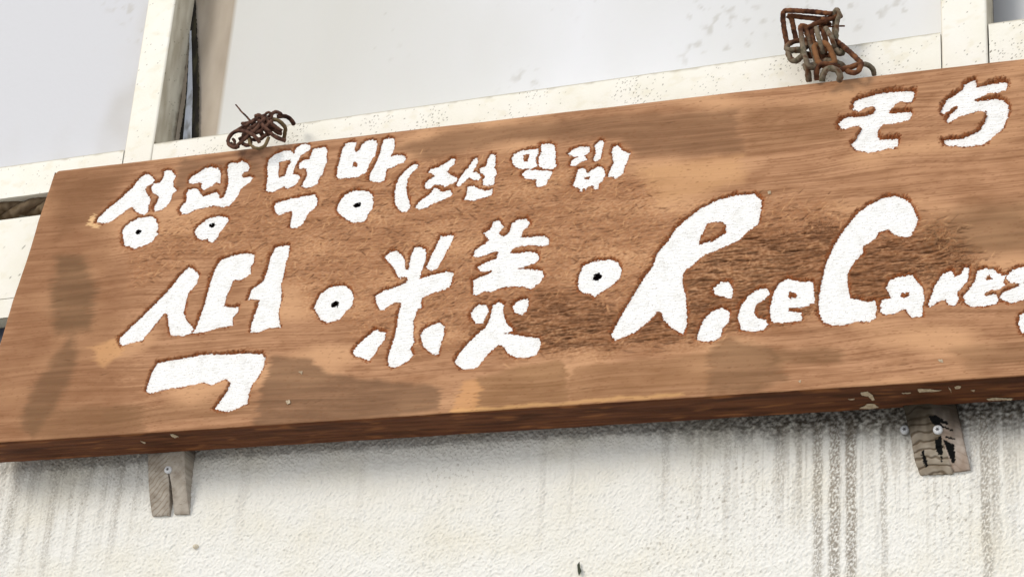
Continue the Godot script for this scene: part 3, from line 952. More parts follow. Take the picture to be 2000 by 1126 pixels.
	var ws := thing("screw", "small round silver screw head in the stained wall beside the right block", "screw", Vector3(0.4031, 2.4099, 0.0042))
	screw(ws, Vector3.ZERO, "screw_head")

func chains() -> void:
	var n1 := noise(81, 3)
	var rust := func(w: Vector3) -> Color:
		var t := n1.get_noise_3d(w.x * 120.0, w.y * 120.0, w.z * 120.0)
		return lin(84, 53, 39).lerp(lin(128, 86, 58), clampf(0.4 + t * 1.3, 0.0, 1.0)).lerp(lin(58, 36, 28), smoothstep(0.05, 0.5, n1.get_noise_3d(w.x * 70.0 + 9.0, w.y * 70.0, w.z * 70.0)))
	var zinc := func(w: Vector3) -> Color:
		var t := n1.get_noise_3d(w.x * 110.0 + 4.0, w.y * 110.0, w.z * 110.0)
		return lin(126, 114, 97).lerp(lin(92, 62, 43), smoothstep(0.0, 0.45, t)).lerp(lin(88, 82, 66), smoothstep(0.1, 0.5, -t))
	var base := Vector3(0.3326, 2.793, 0.01)
	var c := thing("chain", "bunched rusty and grey steel chain links above the sign's right half", "chain", base)
	var R := 0.0027
	for k in [
		[[288.9, 2836.9, 8, 286.9, 2851.4, 12, 285.2, 2868, 14, 286.4, 2875.3, 14, 292.7, 2875, 15, 315.9, 2868.4, 17, 337.5, 2860.3, 20], R, false, 0],
		[[296.5, 2844.3, 2, 294.1, 2858.7, 4, 291.8, 2871.5, 5, 288.5, 2875.3, 5, 305.5, 2869, 8, 325.9, 2861, 12, 339.9, 2857.5, 17], R, false, 0],
		[[338.9, 2859.6, 16, 340.6, 2864.5, 18, 343.2, 2864.9, 19, 344.9, 2859.2, 18, 342.5, 2854.4, 16, 341.1, 2842.5, 15, 340.4, 2830.4, 14, 337.1, 2833.3, 10, 337.4, 2846.1, 10, 338.7, 2856.6, 12], R*0.95, true, 1],
		[[345.5, 2861.4, 12, 340.5, 2858.9, 16, 332.2, 2855.4, 18, 326.3, 2856.1, 20], R, false, 0],
		[[306.6, 2842.1, 22, 306.2, 2847.8, 24, 309, 2849.2, 24, 311.7, 2847.7, 22, 308, 2844.9, 20], R*0.9, false, 0],
		[[306.9, 2847.1, 25, 308.3, 2833.4, 27, 310.3, 2819.7, 28, 313.7, 2805.4, 30, 316, 2798.1, 28, 320.9, 2797.4, 24, 321.8, 2806.3, 20, 316.9, 2825.2, 20, 312.3, 2841.8, 21, 309.6, 2848.4, 23], R, true, 2],
		[[309.3, 2844.4, 22, 316.8, 2849.9, 20, 324.3, 2853.5, 18, 332.2, 2854, 18], R, false, 0],
		[[315.5, 2844.9, 18, 317.6, 2833.6, 18, 319.6, 2822.3, 18, 320.1, 2813.2, 18], R*1.1, false, 0],
		[[322.6, 2843.7, 24, 325, 2834.2, 27, 327.3, 2825.1, 28, 328.8, 2817.9, 26, 329.4, 2813.9, 22], R*0.95, false, 1],
		[[331.7, 2843.4, 22, 335.6, 2835.5, 25, 339, 2828, 26, 340.5, 2822.6, 24, 340.7, 2819.5, 20], R*0.95, false, 1],
		[[321.8, 2819.7, 28, 324.2, 2808.5, 31, 327.8, 2797.2, 34, 333.3, 2791.9, 34, 340.8, 2793.9, 33, 343.7, 2795.8, 32, 340.1, 2808.3, 30, 335.2, 2819.3, 28, 330.4, 2823.5, 26, 324.8, 2822.2, 26], R*1.05, true, 3],
		[[289.3, 2832.3, 14, 291.8, 2838.9, 10, 299, 2842.7, 7, 305.5, 2840.3, 7, 309.6, 2832.3, 10, 304.7, 2826.8, 16, 297.3, 2825.9, 18, 291.4, 2827.5, 17], R, true, 2],
		[[291.9, 2824.3, 16, 294.4, 2816.7, 16, 299.3, 2813.6, 16, 305.4, 2815.6, 18, 308, 2821.8, 16, 303.7, 2827.5, 12, 294.8, 2829, 12], R*1.15, true, 1],
		[[340.5, 2830.1, 16, 345.5, 2824.2, 20, 356.3, 2809.9, 26, 367.1, 2794.8, 32, 371.1, 2786.5, 36, 368.9, 2776.6, 40, 362.7, 2775.8, 40, 356.4, 2782.2, 36], R, false, 0],
		[[369.1, 2788, 34, 361.8, 2785.3, 36, 354.5, 2782.6, 38, 348.3, 2781.8, 38, 341.1, 2788, 34], R, false, 0],
		[[370.6, 2787.3, 34, 374.3, 2789.5, 30, 378, 2788.6, 26, 380.2, 2786.1, 22, 380, 2783.1, 18], R*0.95, false, 1],
		[[332.9, 2770.7, 40, 335, 2776, 44, 339.4, 2779.9, 46, 344.8, 2780, 46, 349.8, 2777.3, 44, 351.6, 2772.8, 42, 349.4, 2771.3, 36], R*1.15, false, 1],
		[[325.3, 2778.5, 30, 325.9, 2785.9, 34, 329.1, 2791.4, 36, 335.3, 2792.2, 36, 342.7, 2790.4, 34, 347.9, 2790.1, 30], R*1.05, false, 0],
		[[309.7, 2807.9, 16, 311.7, 2801.2, 16, 312.4, 2795.1, 14, 312.1, 2791.1, 10], R*1.2, false, 1],
		[[313.9, 2802.2, 20, 320.8, 2801.7, 22, 329.2, 2802.8, 24, 338.6, 2802.2, 24, 347.8, 2798.6, 20, 348.4, 2797.3, 16], R*1.2, false, 1],
		[[308.9, 2850.2, 8, 314.3, 2835.2, 10, 316, 2822.2, 10, 321.9, 2817, 8], R*1.2, false, 0],
		[[323.8, 2857.5, 10, 327.6, 2844.7, 12, 329.2, 2831.6, 12, 327.2, 2820.4, 10], R*1.2, false, 0],
		[[332.1, 2857.3, 8, 328.7, 2853, 10, 321.2, 2849.4, 12, 312.6, 2850.2, 10], R*1.1, false, 0],
		[[305.8, 2841.5, 8, 314.9, 2837.5, 6, 326.1, 2832, 6, 336.2, 2825.6, 8], R*1.2, false, 0],
		[[302.7, 2827.3, 8, 313.4, 2823.1, 6, 326.2, 2821.1, 6, 337.8, 2816.2, 8], R*1.2, false, 0],
		[[322.6, 2824.2, 14, 325.8, 2816.4, 14, 331.4, 2810.1, 14], R*1.2, false, 0],
		[[339.8, 2823.9, 16, 343.1, 2815.5, 20, 347, 2812.2, 20, 348.4, 2818.9, 16, 343.5, 2825.6, 12], R*1.2, true, 1]]:
		var kind: int = k[3]
		var cf := func(w: Vector3) -> Color:
			var a: Color = rust.call(w)
			var z: Color = zinc.call(w)
			return a if kind == 0 else z if kind == 1 else a.lerp(z, smoothstep(2.845, 2.825, w.y)) if kind == 2 else lin(136, 96, 62).lerp(a, 0.45)
		part("link", rod(k[0], k[1], k[2], base, cf), M.rust, c)
	part("thin_wire", rod([321.7, 2850.9, 14, 331.3, 2849.6, 14, 341.1, 2849.9, 12, 348.8, 2849.6, 11], 0.0009, false, base, rust), M.rust, c)

	var base2 := Vector3(-0.3226, 2.8211, 0)
	var t := thing("wire_tangle", "knot of twisted rusty wire gripping the sign's top edge near its left end", "wire", base2)
	var old := func(w: Vector3) -> Color:
		var q := n1.get_noise_3d(w.x * 150.0, w.y * 150.0, w.z * 150.0)
		return lin(76, 52, 44).lerp(lin(108, 78, 64), clampf(0.4 + q * 1.3, 0.0, 1.0)).lerp(lin(46, 32, 28), smoothstep(0.1, 0.5, -q))
	var olive := func(w: Vector3) -> Color: return old.call(w).lerp(lin(124, 108, 76), 0.65)
	for k in [
		[[-312.4, 2826.8, 20, -319, 2830.4, 24, -325, 2837, 24, -333, 2844.9, 22, -338.7, 2851.8, 20, -343.8, 2857.4, 18], 0.0013, 0, 0.6],
		[[-315.5, 2785.6, 46, -320.5, 2784.4, 46, -326.8, 2787.9, 46, -330.1, 2793.5, 46, -328.4, 2800, 46, -321.7, 2804.9, 46, -309.9, 2802.3, 47, -298.4, 2795.7, 48, -291.8, 2789.2, 48, -290.2, 2785.7, 46], 0.0021, 0, 1.0],
		[[-327.8, 2799.4, 40, -323.9, 2794.1, 42, -324.8, 2789.8, 42, -329.4, 2794.4, 40], 0.0017, 0, 1.0],
		[[-321, 2785.9, 44, -313.3, 2790.4, 46, -305.3, 2796.7, 46, -297.4, 2806.2, 44, -294.2, 2816.1, 40, -292.1, 2824, 36], 0.0022, 0, 1.0],
		[[-327.7, 2826.5, 26, -319.9, 2825, 28, -312.9, 2825.1, 30, -306, 2828.6, 30, -297.9, 2831.5, 28], 0.0019, 0, 1.0],
		[[-323.5, 2808.1, 42, -319.3, 2812.3, 40, -312.1, 2816.9, 38, -306.4, 2821.6, 36, -302, 2827.6, 32, -297.3, 2832.2, 28], 0.0020, 0, 1.0],
		[[-310, 2805.4, 42, -303.3, 2809.7, 42, -296.4, 2816.5, 40, -292.7, 2822.6, 36], 0.0019, 0, 1.0],
		[[-294.7, 2824.7, 34, -293.4, 2827.9, 36, -289.9, 2829.6, 36, -286.7, 2828, 34, -287.7, 2824.8, 32, -291.2, 2823.8, 32], 0.0015, 0, 1.0],
		[[-293.9, 2828.7, 28, -289.8, 2834.4, 26, -286.6, 2836.2, 24, -282.2, 2834, 22, -285.6, 2833, 18], 0.0021, 0, 1.0],
		[[-287.1, 2831.7, 22, -283.1, 2832.6, 20, -278.6, 2833.8, 16, -275.7, 2833, 10, -275.8, 2831.4, 2], 0.0024, 0, 1.0],
		[[-298.1, 2818.2, 40, -290, 2808.5, 42, -283.4, 2801.6, 42, -275.3, 2794.6, 42, -268.6, 2791, 40, -264.1, 2790.3, 36], 0.0022, 0, 1.0],
		[[-296.6, 2824.6, 36, -288.4, 2817.5, 36, -281.5, 2812.4, 34, -274.6, 2808, 28], 0.0021, 0, 1.0],
		[[-288, 2824.5, 30, -281.4, 2822.4, 28, -277.3, 2819.5, 24, -275.6, 2816.2, 20, -277.8, 2812, 16, -280, 2807, 12], 0.0022, 1, 1.0],
		[[-305.4, 2794.8, 44, -301.9, 2786.6, 46, -296.3, 2780.9, 47, -289.5, 2778.5, 47, -283.8, 2781.1, 46, -282.6, 2786.4, 44, -283.5, 2794.6, 40], 0.0018, 1, 1.0],
		[[-310.1, 2809.5, 40, -300.9, 2802.6, 42, -293.7, 2803.1, 42, -288.1, 2811.9, 38, -285.3, 2819.6, 34], 0.0022, 0, 1.0],
		[[-308.9, 2803, 38, -302.2, 2808, 38, -295.3, 2814, 36, -291.1, 2822.3, 32], 0.0024, 0, 1.0],
		[[-321.5, 2798.9, 38, -314.4, 2800.8, 38, -303.9, 2795.3, 40, -293.7, 2794.6, 40, -289.3, 2801.3, 36], 0.0020, 0, 1.0],
		[[-322, 2815.2, 30, -313.4, 2816.9, 30, -304, 2812.6, 30, -297.3, 2805.7, 30], 0.0027, 0, 1.0],
		[[-315.1, 2825.4, 26, -307.2, 2821.2, 26, -297.6, 2815.4, 26, -292.2, 2807.1, 26], 0.0027, 0, 1.0],
		[[-310.9, 2831.1, 24, -303.1, 2827.7, 24, -295.1, 2822.1, 24, -289.7, 2813.8, 24], 0.0027, 0, 1.0],
		[[-316.6, 2803, 40, -308.8, 2798.9, 40, -303.7, 2790.5, 42, -307.7, 2787.4, 42, -314.7, 2791.3, 42], 0.0022, 0, 1.0],
		[[-315.1, 2829.5, 24, -306.5, 2831.2, 24, -298.3, 2828.1, 22, -290.1, 2821, 22, -283.1, 2815.1, 20], 0.0025, 0, 1.0],
		[[-307.6, 2829.6, 30, -307.4, 2829.9, 32, -303.1, 2829.5, 33, -299, 2827.2, 32], 0.0022, 0, 1.0],
		[[-295.5, 2818.5, 28, -287.6, 2813.6, 28, -282.6, 2809.8, 24, -279.6, 2810.1, 20], 0.0022, 0, 1.0]]:
		part("wire", rod(k[0], k[1], false, base2, olive if k[2] == 1 else old, k[3]), M.rust, t)

func carve_list() -> void:
	stroke("first small syllable", 2.6, 1.7, [-531.4, 272.7, -530.7, 278.6, -522.8, 288.3, -512.5, 297, -503.7, 305.8, -494.5, 316.1, -490.5, 324, -483.4, 331.1, -477.2, 329.3, -471.5, 324.8, -468.7, 320.7, -472.1, 316.5, -476.6, 314, -477.7, 309.6, -474, 303.2, -468.3, 297.2, -467.8, 291.9, -468.8, 286.8, -467.7, 279.2, -470.7, 275.1, -476.6, 277.2, -484.2, 281.8, -489.4, 288.3, -494.6, 285.9, -500.5, 280.6, -506.7, 276, -512.9, 271.5, -521.3, 270.4], [], [])
	stroke("", 2.6, 1.7, [-471.4, 311.9, -468.5, 316.9, -460.7, 317.5, -458.4, 323.3, -458.9, 331.7, -455.1, 334, -449.5, 331.6, -445.4, 326.3, -442.1, 322.1, -444.1, 317, -442.3, 309.3, -436.6, 304.1, -441, 300.1, -441.5, 292.7, -444.1, 285.5, -448.2, 281.5, -454.1, 279.2, -458.4, 278.9, -461.4, 284.5, -459, 290.9, -457.8, 298.3, -463.8, 302.7, -469, 306.3], [], [])
	stroke("", 2.6, 1.7, [-494.5, 255.4, -493.4, 262.7, -487.4, 268, -478.3, 272.2, -469.8, 272.7, -462.1, 273.4, -456.1, 269, -450.7, 261, -448.6, 254.9, -449.9, 251.4, -446.7, 248.1, -450.5, 244.8, -452.8, 239.2, -459.7, 235.5, -469.2, 233.6, -473.1, 231.8, -479.7, 235.4, -487.4, 237.7, -490.8, 246.1], [], [-473.6, 253.9, 3.8, 3.44])
	stroke("second small syllable", 2.6, 1.7, [-427.4, 277.7, -426.3, 282.1, -421.8, 287.5, -422, 293.5, -423.6, 298.9, -421.7, 303.2, -414.2, 304.5, -409.3, 301.7, -405.3, 296, -401.5, 291.9, -393.5, 294, -385.6, 296.5, -382, 292.6, -379.4, 287.2, -375.3, 287.4, -373.8, 293.9, -373.2, 304.2, -374.4, 313.3, -378.1, 324.3, -378.2, 331.8, -373.6, 333.5, -367.7, 332, -361.9, 334.8, -354.7, 330.5, -350.6, 324, -351.7, 318.9, -356.6, 318.7, -358.5, 314.4, -355, 311, -346.9, 312.3, -343.6, 309.7, -345.2, 304, -351.2, 299.5, -356.2, 296.3, -356.8, 289, -360.2, 282, -364.7, 276.6, -372.6, 274.6, -380.1, 276.9, -386, 278.3, -395.5, 277.1, -407.9, 275.6, -415.4, 271.2, -422.5, 271.6], [], [])
	stroke("", 2.6, 1.7, [-424.6, 316.2, -421.9, 320.5, -414.3, 324.8, -406.9, 330, -398.5, 330.5, -390.9, 328.1, -385.3, 322.9, -384.1, 316, -383.3, 306.9, -389, 309.1, -392.3, 305, -398, 301.9, -402.5, 299.9, -406.5, 305.1, -406.8, 309.7, -410.1, 311.8, -418.3, 310.2, -422.9, 311.8], [], [])
	stroke("", 2.6, 1.7, [-401.9, 247, -400.5, 251.3, -395.3, 256.5, -389.4, 261.8, -381.3, 263.1, -372.9, 262.9, -365.5, 260.6, -361.9, 256.6, -365, 251.8, -366.6, 246.2, -369.6, 240.7, -371.5, 236.6, -373.6, 233.2, -377.7, 229.7, -381.9, 233.3, -383.8, 235.7, -389.2, 234.8, -395.2, 236.9, -399.9, 242.4], [], [-381.9, 252.6, 4.05, 3.19])
	stroke("third small syllable", 2.6, 1.7, [-323.5, 288.9, -324.5, 298.6, -325.5, 310.5, -328.6, 322.8, -328.9, 331.8, -321.8, 337.7, -312.7, 341.1, -304.5, 341.5, -298.6, 336.3, -297.3, 343.6, -291.6, 346.7, -284.8, 346.9, -279.8, 343.7, -279.8, 338.5, -285.4, 335.4, -289.6, 332.2, -291.3, 326.5, -293.7, 320.8, -294.5, 314.2, -294.5, 309.1, -288.4, 307.3, -283.8, 303.4, -286.6, 297.8, -289.9, 293.8, -297.5, 290.3, -302.2, 293.8, -308.5, 290.8, -316.1, 287.6], [[-315.6, 327.2, -310, 327.3, -302, 328.5, -300.7, 325.4, -302.7, 321.2, -303.3, 313.8, -304.3, 308, -310, 305.7, -313.3, 312.1, -313.4, 319.5]], [])
	stroke("", 2.6, 1.7, [-289, 316.6, -289.2, 322.5, -285, 325.7, -278.2, 326.4, -276.7, 332.9, -276.4, 338.8, -269.7, 339.8, -261.6, 340.2, -258, 335, -258, 327.6, -255.5, 319.9, -258, 312.8, -258.1, 305.5, -261.8, 300.1, -261.9, 292.7, -267.4, 289.7, -275.3, 288.5, -280.9, 291.3, -279.2, 298.4, -277, 304.8, -279.2, 313.2, -284.5, 316, -286.8, 313.6], [], [])
	stroke("", 2.6, 1.7, [-309.8, 269.1, -308.4, 272.5, -300, 275.2, -288.1, 276.8, -274.8, 278.2, -262.6, 278.6, -258.5, 272, -258.1, 264.7, -261.7, 258.6, -266.2, 254.1, -267.9, 248.5, -269.6, 243, -274.2, 239.2, -280, 237.7, -285.2, 240.4, -285.5, 249, -285.3, 256.2, -287.1, 260.7, -291.8, 260.5, -297.9, 256.9, -301.9, 256.6, -307.1, 262.2], [], [])
	stroke("fourth small syllable", 2.6, 1.7, [-241, 300.5, -241.4, 310.8, -240.8, 322.5, -240.2, 334.3, -237.3, 341.3, -230.8, 342.8, -224.4, 341.2, -223.9, 338.2, -225.9, 334, -222.9, 328.4, -219.3, 330.9, -217.7, 337.4, -213.1, 342, -206.5, 342.6, -200.9, 341.2, -198.3, 333.5, -199, 321.8, -201.9, 314.8, -205.1, 306.5, -206, 300, -213.3, 295.8, -221.3, 295.3, -229.5, 296.2, -237.4, 295.7], [[-224.6, 312.9, -224, 315.3, -221.5, 316, -218.4, 313.6, -217.8, 310.2, -220.7, 308.9, -223.5, 310.4]], [])
	stroke("", 2.6, 1.7, [-201.2, 290.7, -200.5, 298.6, -197.9, 307, -195.3, 315.5, -193.4, 324, -193.5, 332.9, -192.1, 340.8, -186.4, 342.3, -179.3, 339.9, -177.6, 330.9, -178, 323.6, -180.4, 318.1, -173.3, 318.9, -165, 316.9, -161.4, 312.1, -162.8, 307.2, -170, 306.6, -176, 303, -182.5, 302.3, -182.4, 295, -182.7, 287.1, -189.1, 285.7, -197.4, 288.1], [], [])
	stroke("", 2.6, 1.7, [-232.8, 258.3, -231.1, 267.5, -225.7, 274.8, -217, 278.1, -204.9, 277.4, -197.8, 274.5, -192.9, 268.9, -190.8, 260, -190.9, 252.9, -194.4, 246.2, -196.4, 238.6, -202.1, 237.4, -211.4, 238.1, -218.8, 242.5, -226.4, 248.3, -231, 253.1], [], [-209.6, 259.6, 4.66, 3.44])
	stroke("opening bracket", 2.6, 1.7, [-167.4, 266, -168, 277.5, -165.8, 288.7, -160.5, 296.7, -153.7, 303.2, -149.4, 305.5, -145.9, 301.5, -147.5, 297.4, -152.1, 292.9, -154.9, 286, -155.3, 276, -153, 265.8, -149.9, 258.3, -146.8, 250.9, -149.7, 244.1, -154.7, 243.6, -160.2, 249.5, -165.1, 255.8], [], [])
	stroke("fifth small syllable", 2.3, 1.6, [-132, 291.1, -130.4, 295, -122.6, 296.4, -115.8, 299.7, -107.9, 306, -103.4, 304.6, -103.9, 298.2, -109, 293.2, -110.6, 289.4, -106.4, 285.6, -98.5, 280.7, -98.5, 275.9, -103.2, 273.2, -110.1, 270.8, -116.5, 274.8, -122.3, 274.7, -127.4, 270, -133.4, 271.1, -134.1, 277.6, -129.3, 282.7, -124, 286.1, -126.4, 288], [], [])
	stroke("", 2.3, 1.6, [-140.9, 248.8, -138.2, 254.9, -131.7, 259.7, -125.1, 264.6, -123.1, 270.8, -117.1, 269.3, -115, 265, -103.5, 265.3, -100.3, 260.9, -103.7, 256.6, -113.3, 253.7, -120.2, 251.3, -128.2, 246.6, -136.8, 245.5], [], [])
	stroke("sixth small syllable", 2.3, 1.6, [-97.3, 272.5, -96, 278.8, -92.1, 286.3, -85.9, 293.6, -82.7, 302.1, -77.7, 302.8, -76.4, 298.1, -79, 291.2, -81.2, 285.8, -74.5, 284.2, -70.8, 278.2, -73.1, 274.5, -80.5, 276.2, -83.9, 279.8, -87.7, 276.2, -92.6, 269.6, -96.1, 269.2], [], [])
	stroke("", 2.3, 1.6, [-74.2, 287.4, -72.4, 290.4, -66.8, 291.3, -66, 300.9, -63.1, 306.2, -58.5, 304.5, -57, 295, -57.1, 288.6, -53.4, 281.7, -55.4, 275.6, -54.3, 267.5, -59.2, 266.2, -67.2, 267.4, -68.5, 274, -66, 280, -71.6, 283.9], [], [])
	stroke("", 2.3, 1.6, [-85.5, 252.1, -84, 259.9, -84.4, 267.9, -78, 267.9, -71.7, 264, -64.1, 260.8, -55.7, 261.4, -55.5, 255, -61.6, 252.6, -68.6, 251.8, -74.7, 249.3, -78.3, 249.7], [], [])
	stroke("seventh small syllable", 2.3, 1.6, [-39.1, 297.6, -36.9, 302.9, -30.2, 306.1, -21.7, 306.7, -10.3, 306, -9.9, 300.4, -12.4, 294.3, -9.8, 284.5, -15.8, 282, -25.9, 283.2, -34.1, 286.6, -37.7, 292.6], [[-26, 300.8, -19.6, 300.8, -20.6, 292.1, -25.6, 291.9]], [])
	stroke("", 2.3, 1.6, [-9, 295.5, -7, 301.6, -8.1, 311.4, 0.3, 311.6, 7, 308.7, 9.5, 299.6, 9.9, 290, 12.2, 281.8, 7, 278.9, -1.5, 280, -7.9, 285.8], [], [])
	stroke("", 2.3, 1.6, [-25, 276, -21.4, 281.1, -10, 280, 0.1, 277.9, 8, 276.3, 7.4, 269.8, 4.4, 265.4, 3, 259.3, -4.5, 257.8, -8.3, 260.6, -7.9, 268.4, -14.2, 268.4, -20.8, 270.7], [], [])
	stroke("eighth small syllable", 2.3, 1.6, [23, 295.5, 26.9, 299.8, 36.3, 303.4, 46.3, 301.4, 46.9, 294.9, 41.8, 291.6, 45.2, 285.7, 38.5, 283.3, 33.4, 279.2, 26.9, 281.3, 28.4, 286.9, 34.9, 290.9, 26.3, 292.7], [], [])
	stroke("", 2.3, 1.6, [52.3, 283.2, 53.4, 292.6, 51.5, 303.9, 58, 308.6, 61.8, 305, 60.1, 294.9, 59.7, 285.5, 55.2, 282.6], [], [])
	stroke("", 2.3, 1.6, [33.3, 255.8, 35, 264.9, 36.6, 275.7, 44.2, 275.6, 47.1, 268.2, 50.7, 272.4, 58.6, 276.2, 64.5, 272.4, 66.7, 264.3, 64.6, 258.3, 61, 255.6, 61.3, 248.2, 58.2, 247.4, 54.4, 253.3, 48.8, 252.1, 48.2, 247.5, 45.9, 251.5, 44.2, 251.4, 43.9, 246.8, 41.8, 247.3, 39.4, 252.7, 35.6, 253.2], [[44.1, 264.2, 50.2, 265, 49.2, 261.4, 45.9, 261.3]], [])
	stroke("closing bracket", 2.3, 1.6, [69.7, 261.6, 71.6, 269.9, 74.1, 279, 70.9, 290.4, 72.1, 298.9, 76.9, 299.1, 83, 292, 91, 287.9, 89.7, 280.2, 86.5, 271.3, 85.9, 263.6, 78.2, 258.3, 75.8, 261.7], [], [])
	stroke("kana with three bars", 4.2, 2.3, [319, 312.7, 319.1, 321.9, 320.6, 323.6, 329.7, 325.5, 340.7, 328.3, 348.8, 329, 361, 328.6, 372.1, 328, 379.1, 326.1, 378.3, 320, 375.5, 314.3, 365.4, 315.7, 360, 312.7, 357.1, 309.4, 353.7, 306.2, 355.8, 302.9, 365.8, 303.4, 375.8, 302.4, 377.7, 298.2, 374.1, 292, 366.2, 290.6, 356.2, 290.1, 348.2, 290.5, 344.8, 285.5, 343.6, 278.4, 346.8, 273.2, 354.8, 272.8, 363.8, 272, 365.2, 266, 362.1, 261.6, 353.2, 261, 343.3, 259.8, 335.3, 259, 327.2, 261.8, 321.4, 266.7, 318.7, 271.3, 323.5, 277.3, 326.2, 284.3, 328.6, 288.8, 324.4, 292.8, 317.8, 292.6, 312.9, 289.6, 307.1, 292.2, 305.4, 297.9, 308.2, 302.5, 314.2, 304.7, 323.4, 303.5, 332.6, 303.5, 340, 306.2, 340.9, 310.4, 339.8, 313.9, 332.2, 313.4, 325.3, 308.8, 322.1, 311.7], [], [])
	stroke("kana with a round tail", 4.2, 2.3, [404.7, 298.2, 407.5, 305.1, 411.3, 313.1, 419.1, 316.9, 425.9, 322, 427.3, 327.9, 437.6, 332, 439.1, 328.1, 437.7, 323.4, 444.6, 323.7, 454.3, 324.8, 462.1, 325.5, 468.5, 324.4, 467.6, 315.1, 460.3, 313.6, 452.5, 313.5, 443.7, 311.7, 436, 307.9, 440.9, 306, 448.7, 306.2, 458.4, 306.9, 465.2, 303.3, 469.6, 296.7, 469.2, 284.9, 465.4, 273.5, 459.7, 265.9, 453, 259.7, 445.4, 255.4, 435.7, 254.8, 424.1, 255.1, 415.3, 257.4, 410.4, 260.4, 407.4, 264.9, 415.2, 264.7, 425.9, 264.3, 434.6, 268, 442.3, 271.7, 447, 279.4, 449.4, 287.5, 448.3, 292.4, 441, 294.8, 433.2, 293.2, 424.5, 290.2, 417.7, 286.9, 412.8, 284.9, 410.8, 287.2, 414.6, 294.5, 420.4, 300.3, 421.8, 304.1, 417.4, 303.2, 411.6, 297.9, 407.7, 296], [], [])
	stroke("large syllable", 3, 1.9, [-464.2, 113.1, -464.7, 119.3, -455.9, 129.9, -442.8, 144.4, -429.9, 159.9, -417, 175.4, -408.2, 191.5, -399.3, 202.2, -392.1, 197.3, -382.7, 189, -385, 178.7, -392.8, 168, -393.3, 156.6, -393.2, 144.1, -387.4, 134.4, -376.4, 123, -379.6, 117.3, -389.2, 115.1, -403, 117.9, -408, 131, -413.1, 144.9, -416.5, 146.2, -422.5, 136.4, -430, 124.6, -435.6, 113.8, -443.5, 112.4, -459.1, 109], [], [])
	stroke("", 3, 1.9, [-374.4, 123, -371.6, 136.1, -369.6, 154.4, -368.4, 177.2, -366.2, 195.8, -362.3, 206, -349.1, 211, -333.3, 212.5, -321.5, 209.3, -320.6, 199.7, -323.4, 193.7, -320.7, 185.1, -330.6, 179.8, -341.4, 178.8, -342.3, 168.5, -344.7, 160.4, -345.7, 148.1, -335.6, 145.6, -326, 145.3, -328.1, 138.4, -331.9, 132.6, -329.4, 123.2, -340.7, 122.2, -355.9, 118.8, -371.6, 117.3, -376.3, 118.5], [], [])
	stroke("", 3, 1.9, [-318.1, 152.8, -315.8, 166, -303.7, 175.2, -302.2, 187.5, -301.5, 204.1, -297.8, 216.3, -288, 217, -281.5, 217.2, -280.2, 202, -281.4, 187.5, -281.3, 166.9, -278.3, 148.2, -277.5, 131.9, -272.6, 116.4, -284.4, 116.8, -297.2, 112.4, -307.1, 112.6, -308, 122.4, -305.9, 136.4, -304, 151.6, -311.3, 153.2], [], [])
	stroke("", 3.4, 2, [-417.8, 52, -416.9, 63, -415.1, 76.9, -410.8, 84.6, -393.3, 87.3, -369.7, 89.4, -354.2, 91.2, -329.9, 88.7, -308.3, 88.5, -288.2, 85.9, -282.7, 79.6, -284.4, 66.9, -288.4, 57.4, -293.8, 46, -294.2, 36.3, -294.1, 28.6, -304.7, 23.5, -313.7, 20.2, -330.7, 25.3, -326.2, 33.7, -320, 46, -318.5, 54.7, -323.7, 59, -333, 56.8, -339.1, 53.3, -350.8, 57.1, -362.2, 54.9, -381.7, 53.4, -399.3, 51.7, -410.5, 48.1], [], [])
	stroke("round separator dot beside the large syllable", 2.6, 1.8, [-237.6, 135.9, -236.1, 142.7, -232.9, 152.9, -223.3, 159.9, -206.7, 160.1, -198, 153.2, -193.6, 144.1, -194.7, 133.7, -200.8, 126.5, -206.1, 119.2, -217.2, 116.8, -228, 121.1, -232.6, 128.5], [], [-214.1, 138.3, 4.71, 4.08])
	stroke("rice character", 2.6, 1.8, [-165.8, 190.4, -161.4, 196.2, -153.3, 196.8, -146.5, 190.3, -142, 182.8, -140.1, 173.8, -136.2, 171.7, -136.8, 180.5, -136.2, 192.7, -134, 199.2, -127.4, 198.9, -121, 194.7, -118.9, 184, -120.5, 175.4, -122.2, 165.1, -123, 160, -115.2, 161.9, -104.3, 164.3, -91.7, 165.6, -84.9, 163.3, -86.1, 154.8, -87.3, 146.3, -99.6, 143.1, -110.3, 139.9, -116.2, 136.1, -117.1, 131.9, -114.6, 125.7, -119.2, 124.4, -120.4, 116.9, -121.8, 110.2, -119.9, 103.3, -119.1, 93.1, -117, 84.6, -120, 78.1, -115.6, 70.3, -119.5, 64.8, -129.7, 58.9, -135.8, 57.7, -141.1, 60.6, -143.3, 69.1, -141.8, 79.9, -139.9, 93.2, -138.9, 106.6, -139.4, 120.3, -138.2, 133, -144.9, 134.4, -151, 131.5, -156.7, 126.9, -161.5, 126.5, -167.2, 136.5, -169.4, 144.4, -161.9, 148.9, -147.9, 152.8, -137.2, 157, -134.9, 161.1, -140.1, 165.1, -144.4, 161.7, -148.6, 167.7, -154.2, 177, -162, 184.8], [], [])
	stroke("", 2.6, 1.8, [-117.2, 172.5, -113.9, 185.2, -109.5, 198.8, -106.2, 209.4, -91.6, 209.3, -92.7, 200.6, -96.9, 190.5, -100.3, 180.4, -104.4, 170.3, -109.8, 168.3], [], [])
	stroke("", 2.6, 1.8, [-183.6, 79, -179.4, 88, -171, 95.8, -162.6, 103.5, -150.2, 99.1, -150.8, 90.7, -155.9, 82.7, -159.1, 72.9, -163.2, 68.2, -173.5, 72.4, -179.4, 73.7], [], [])
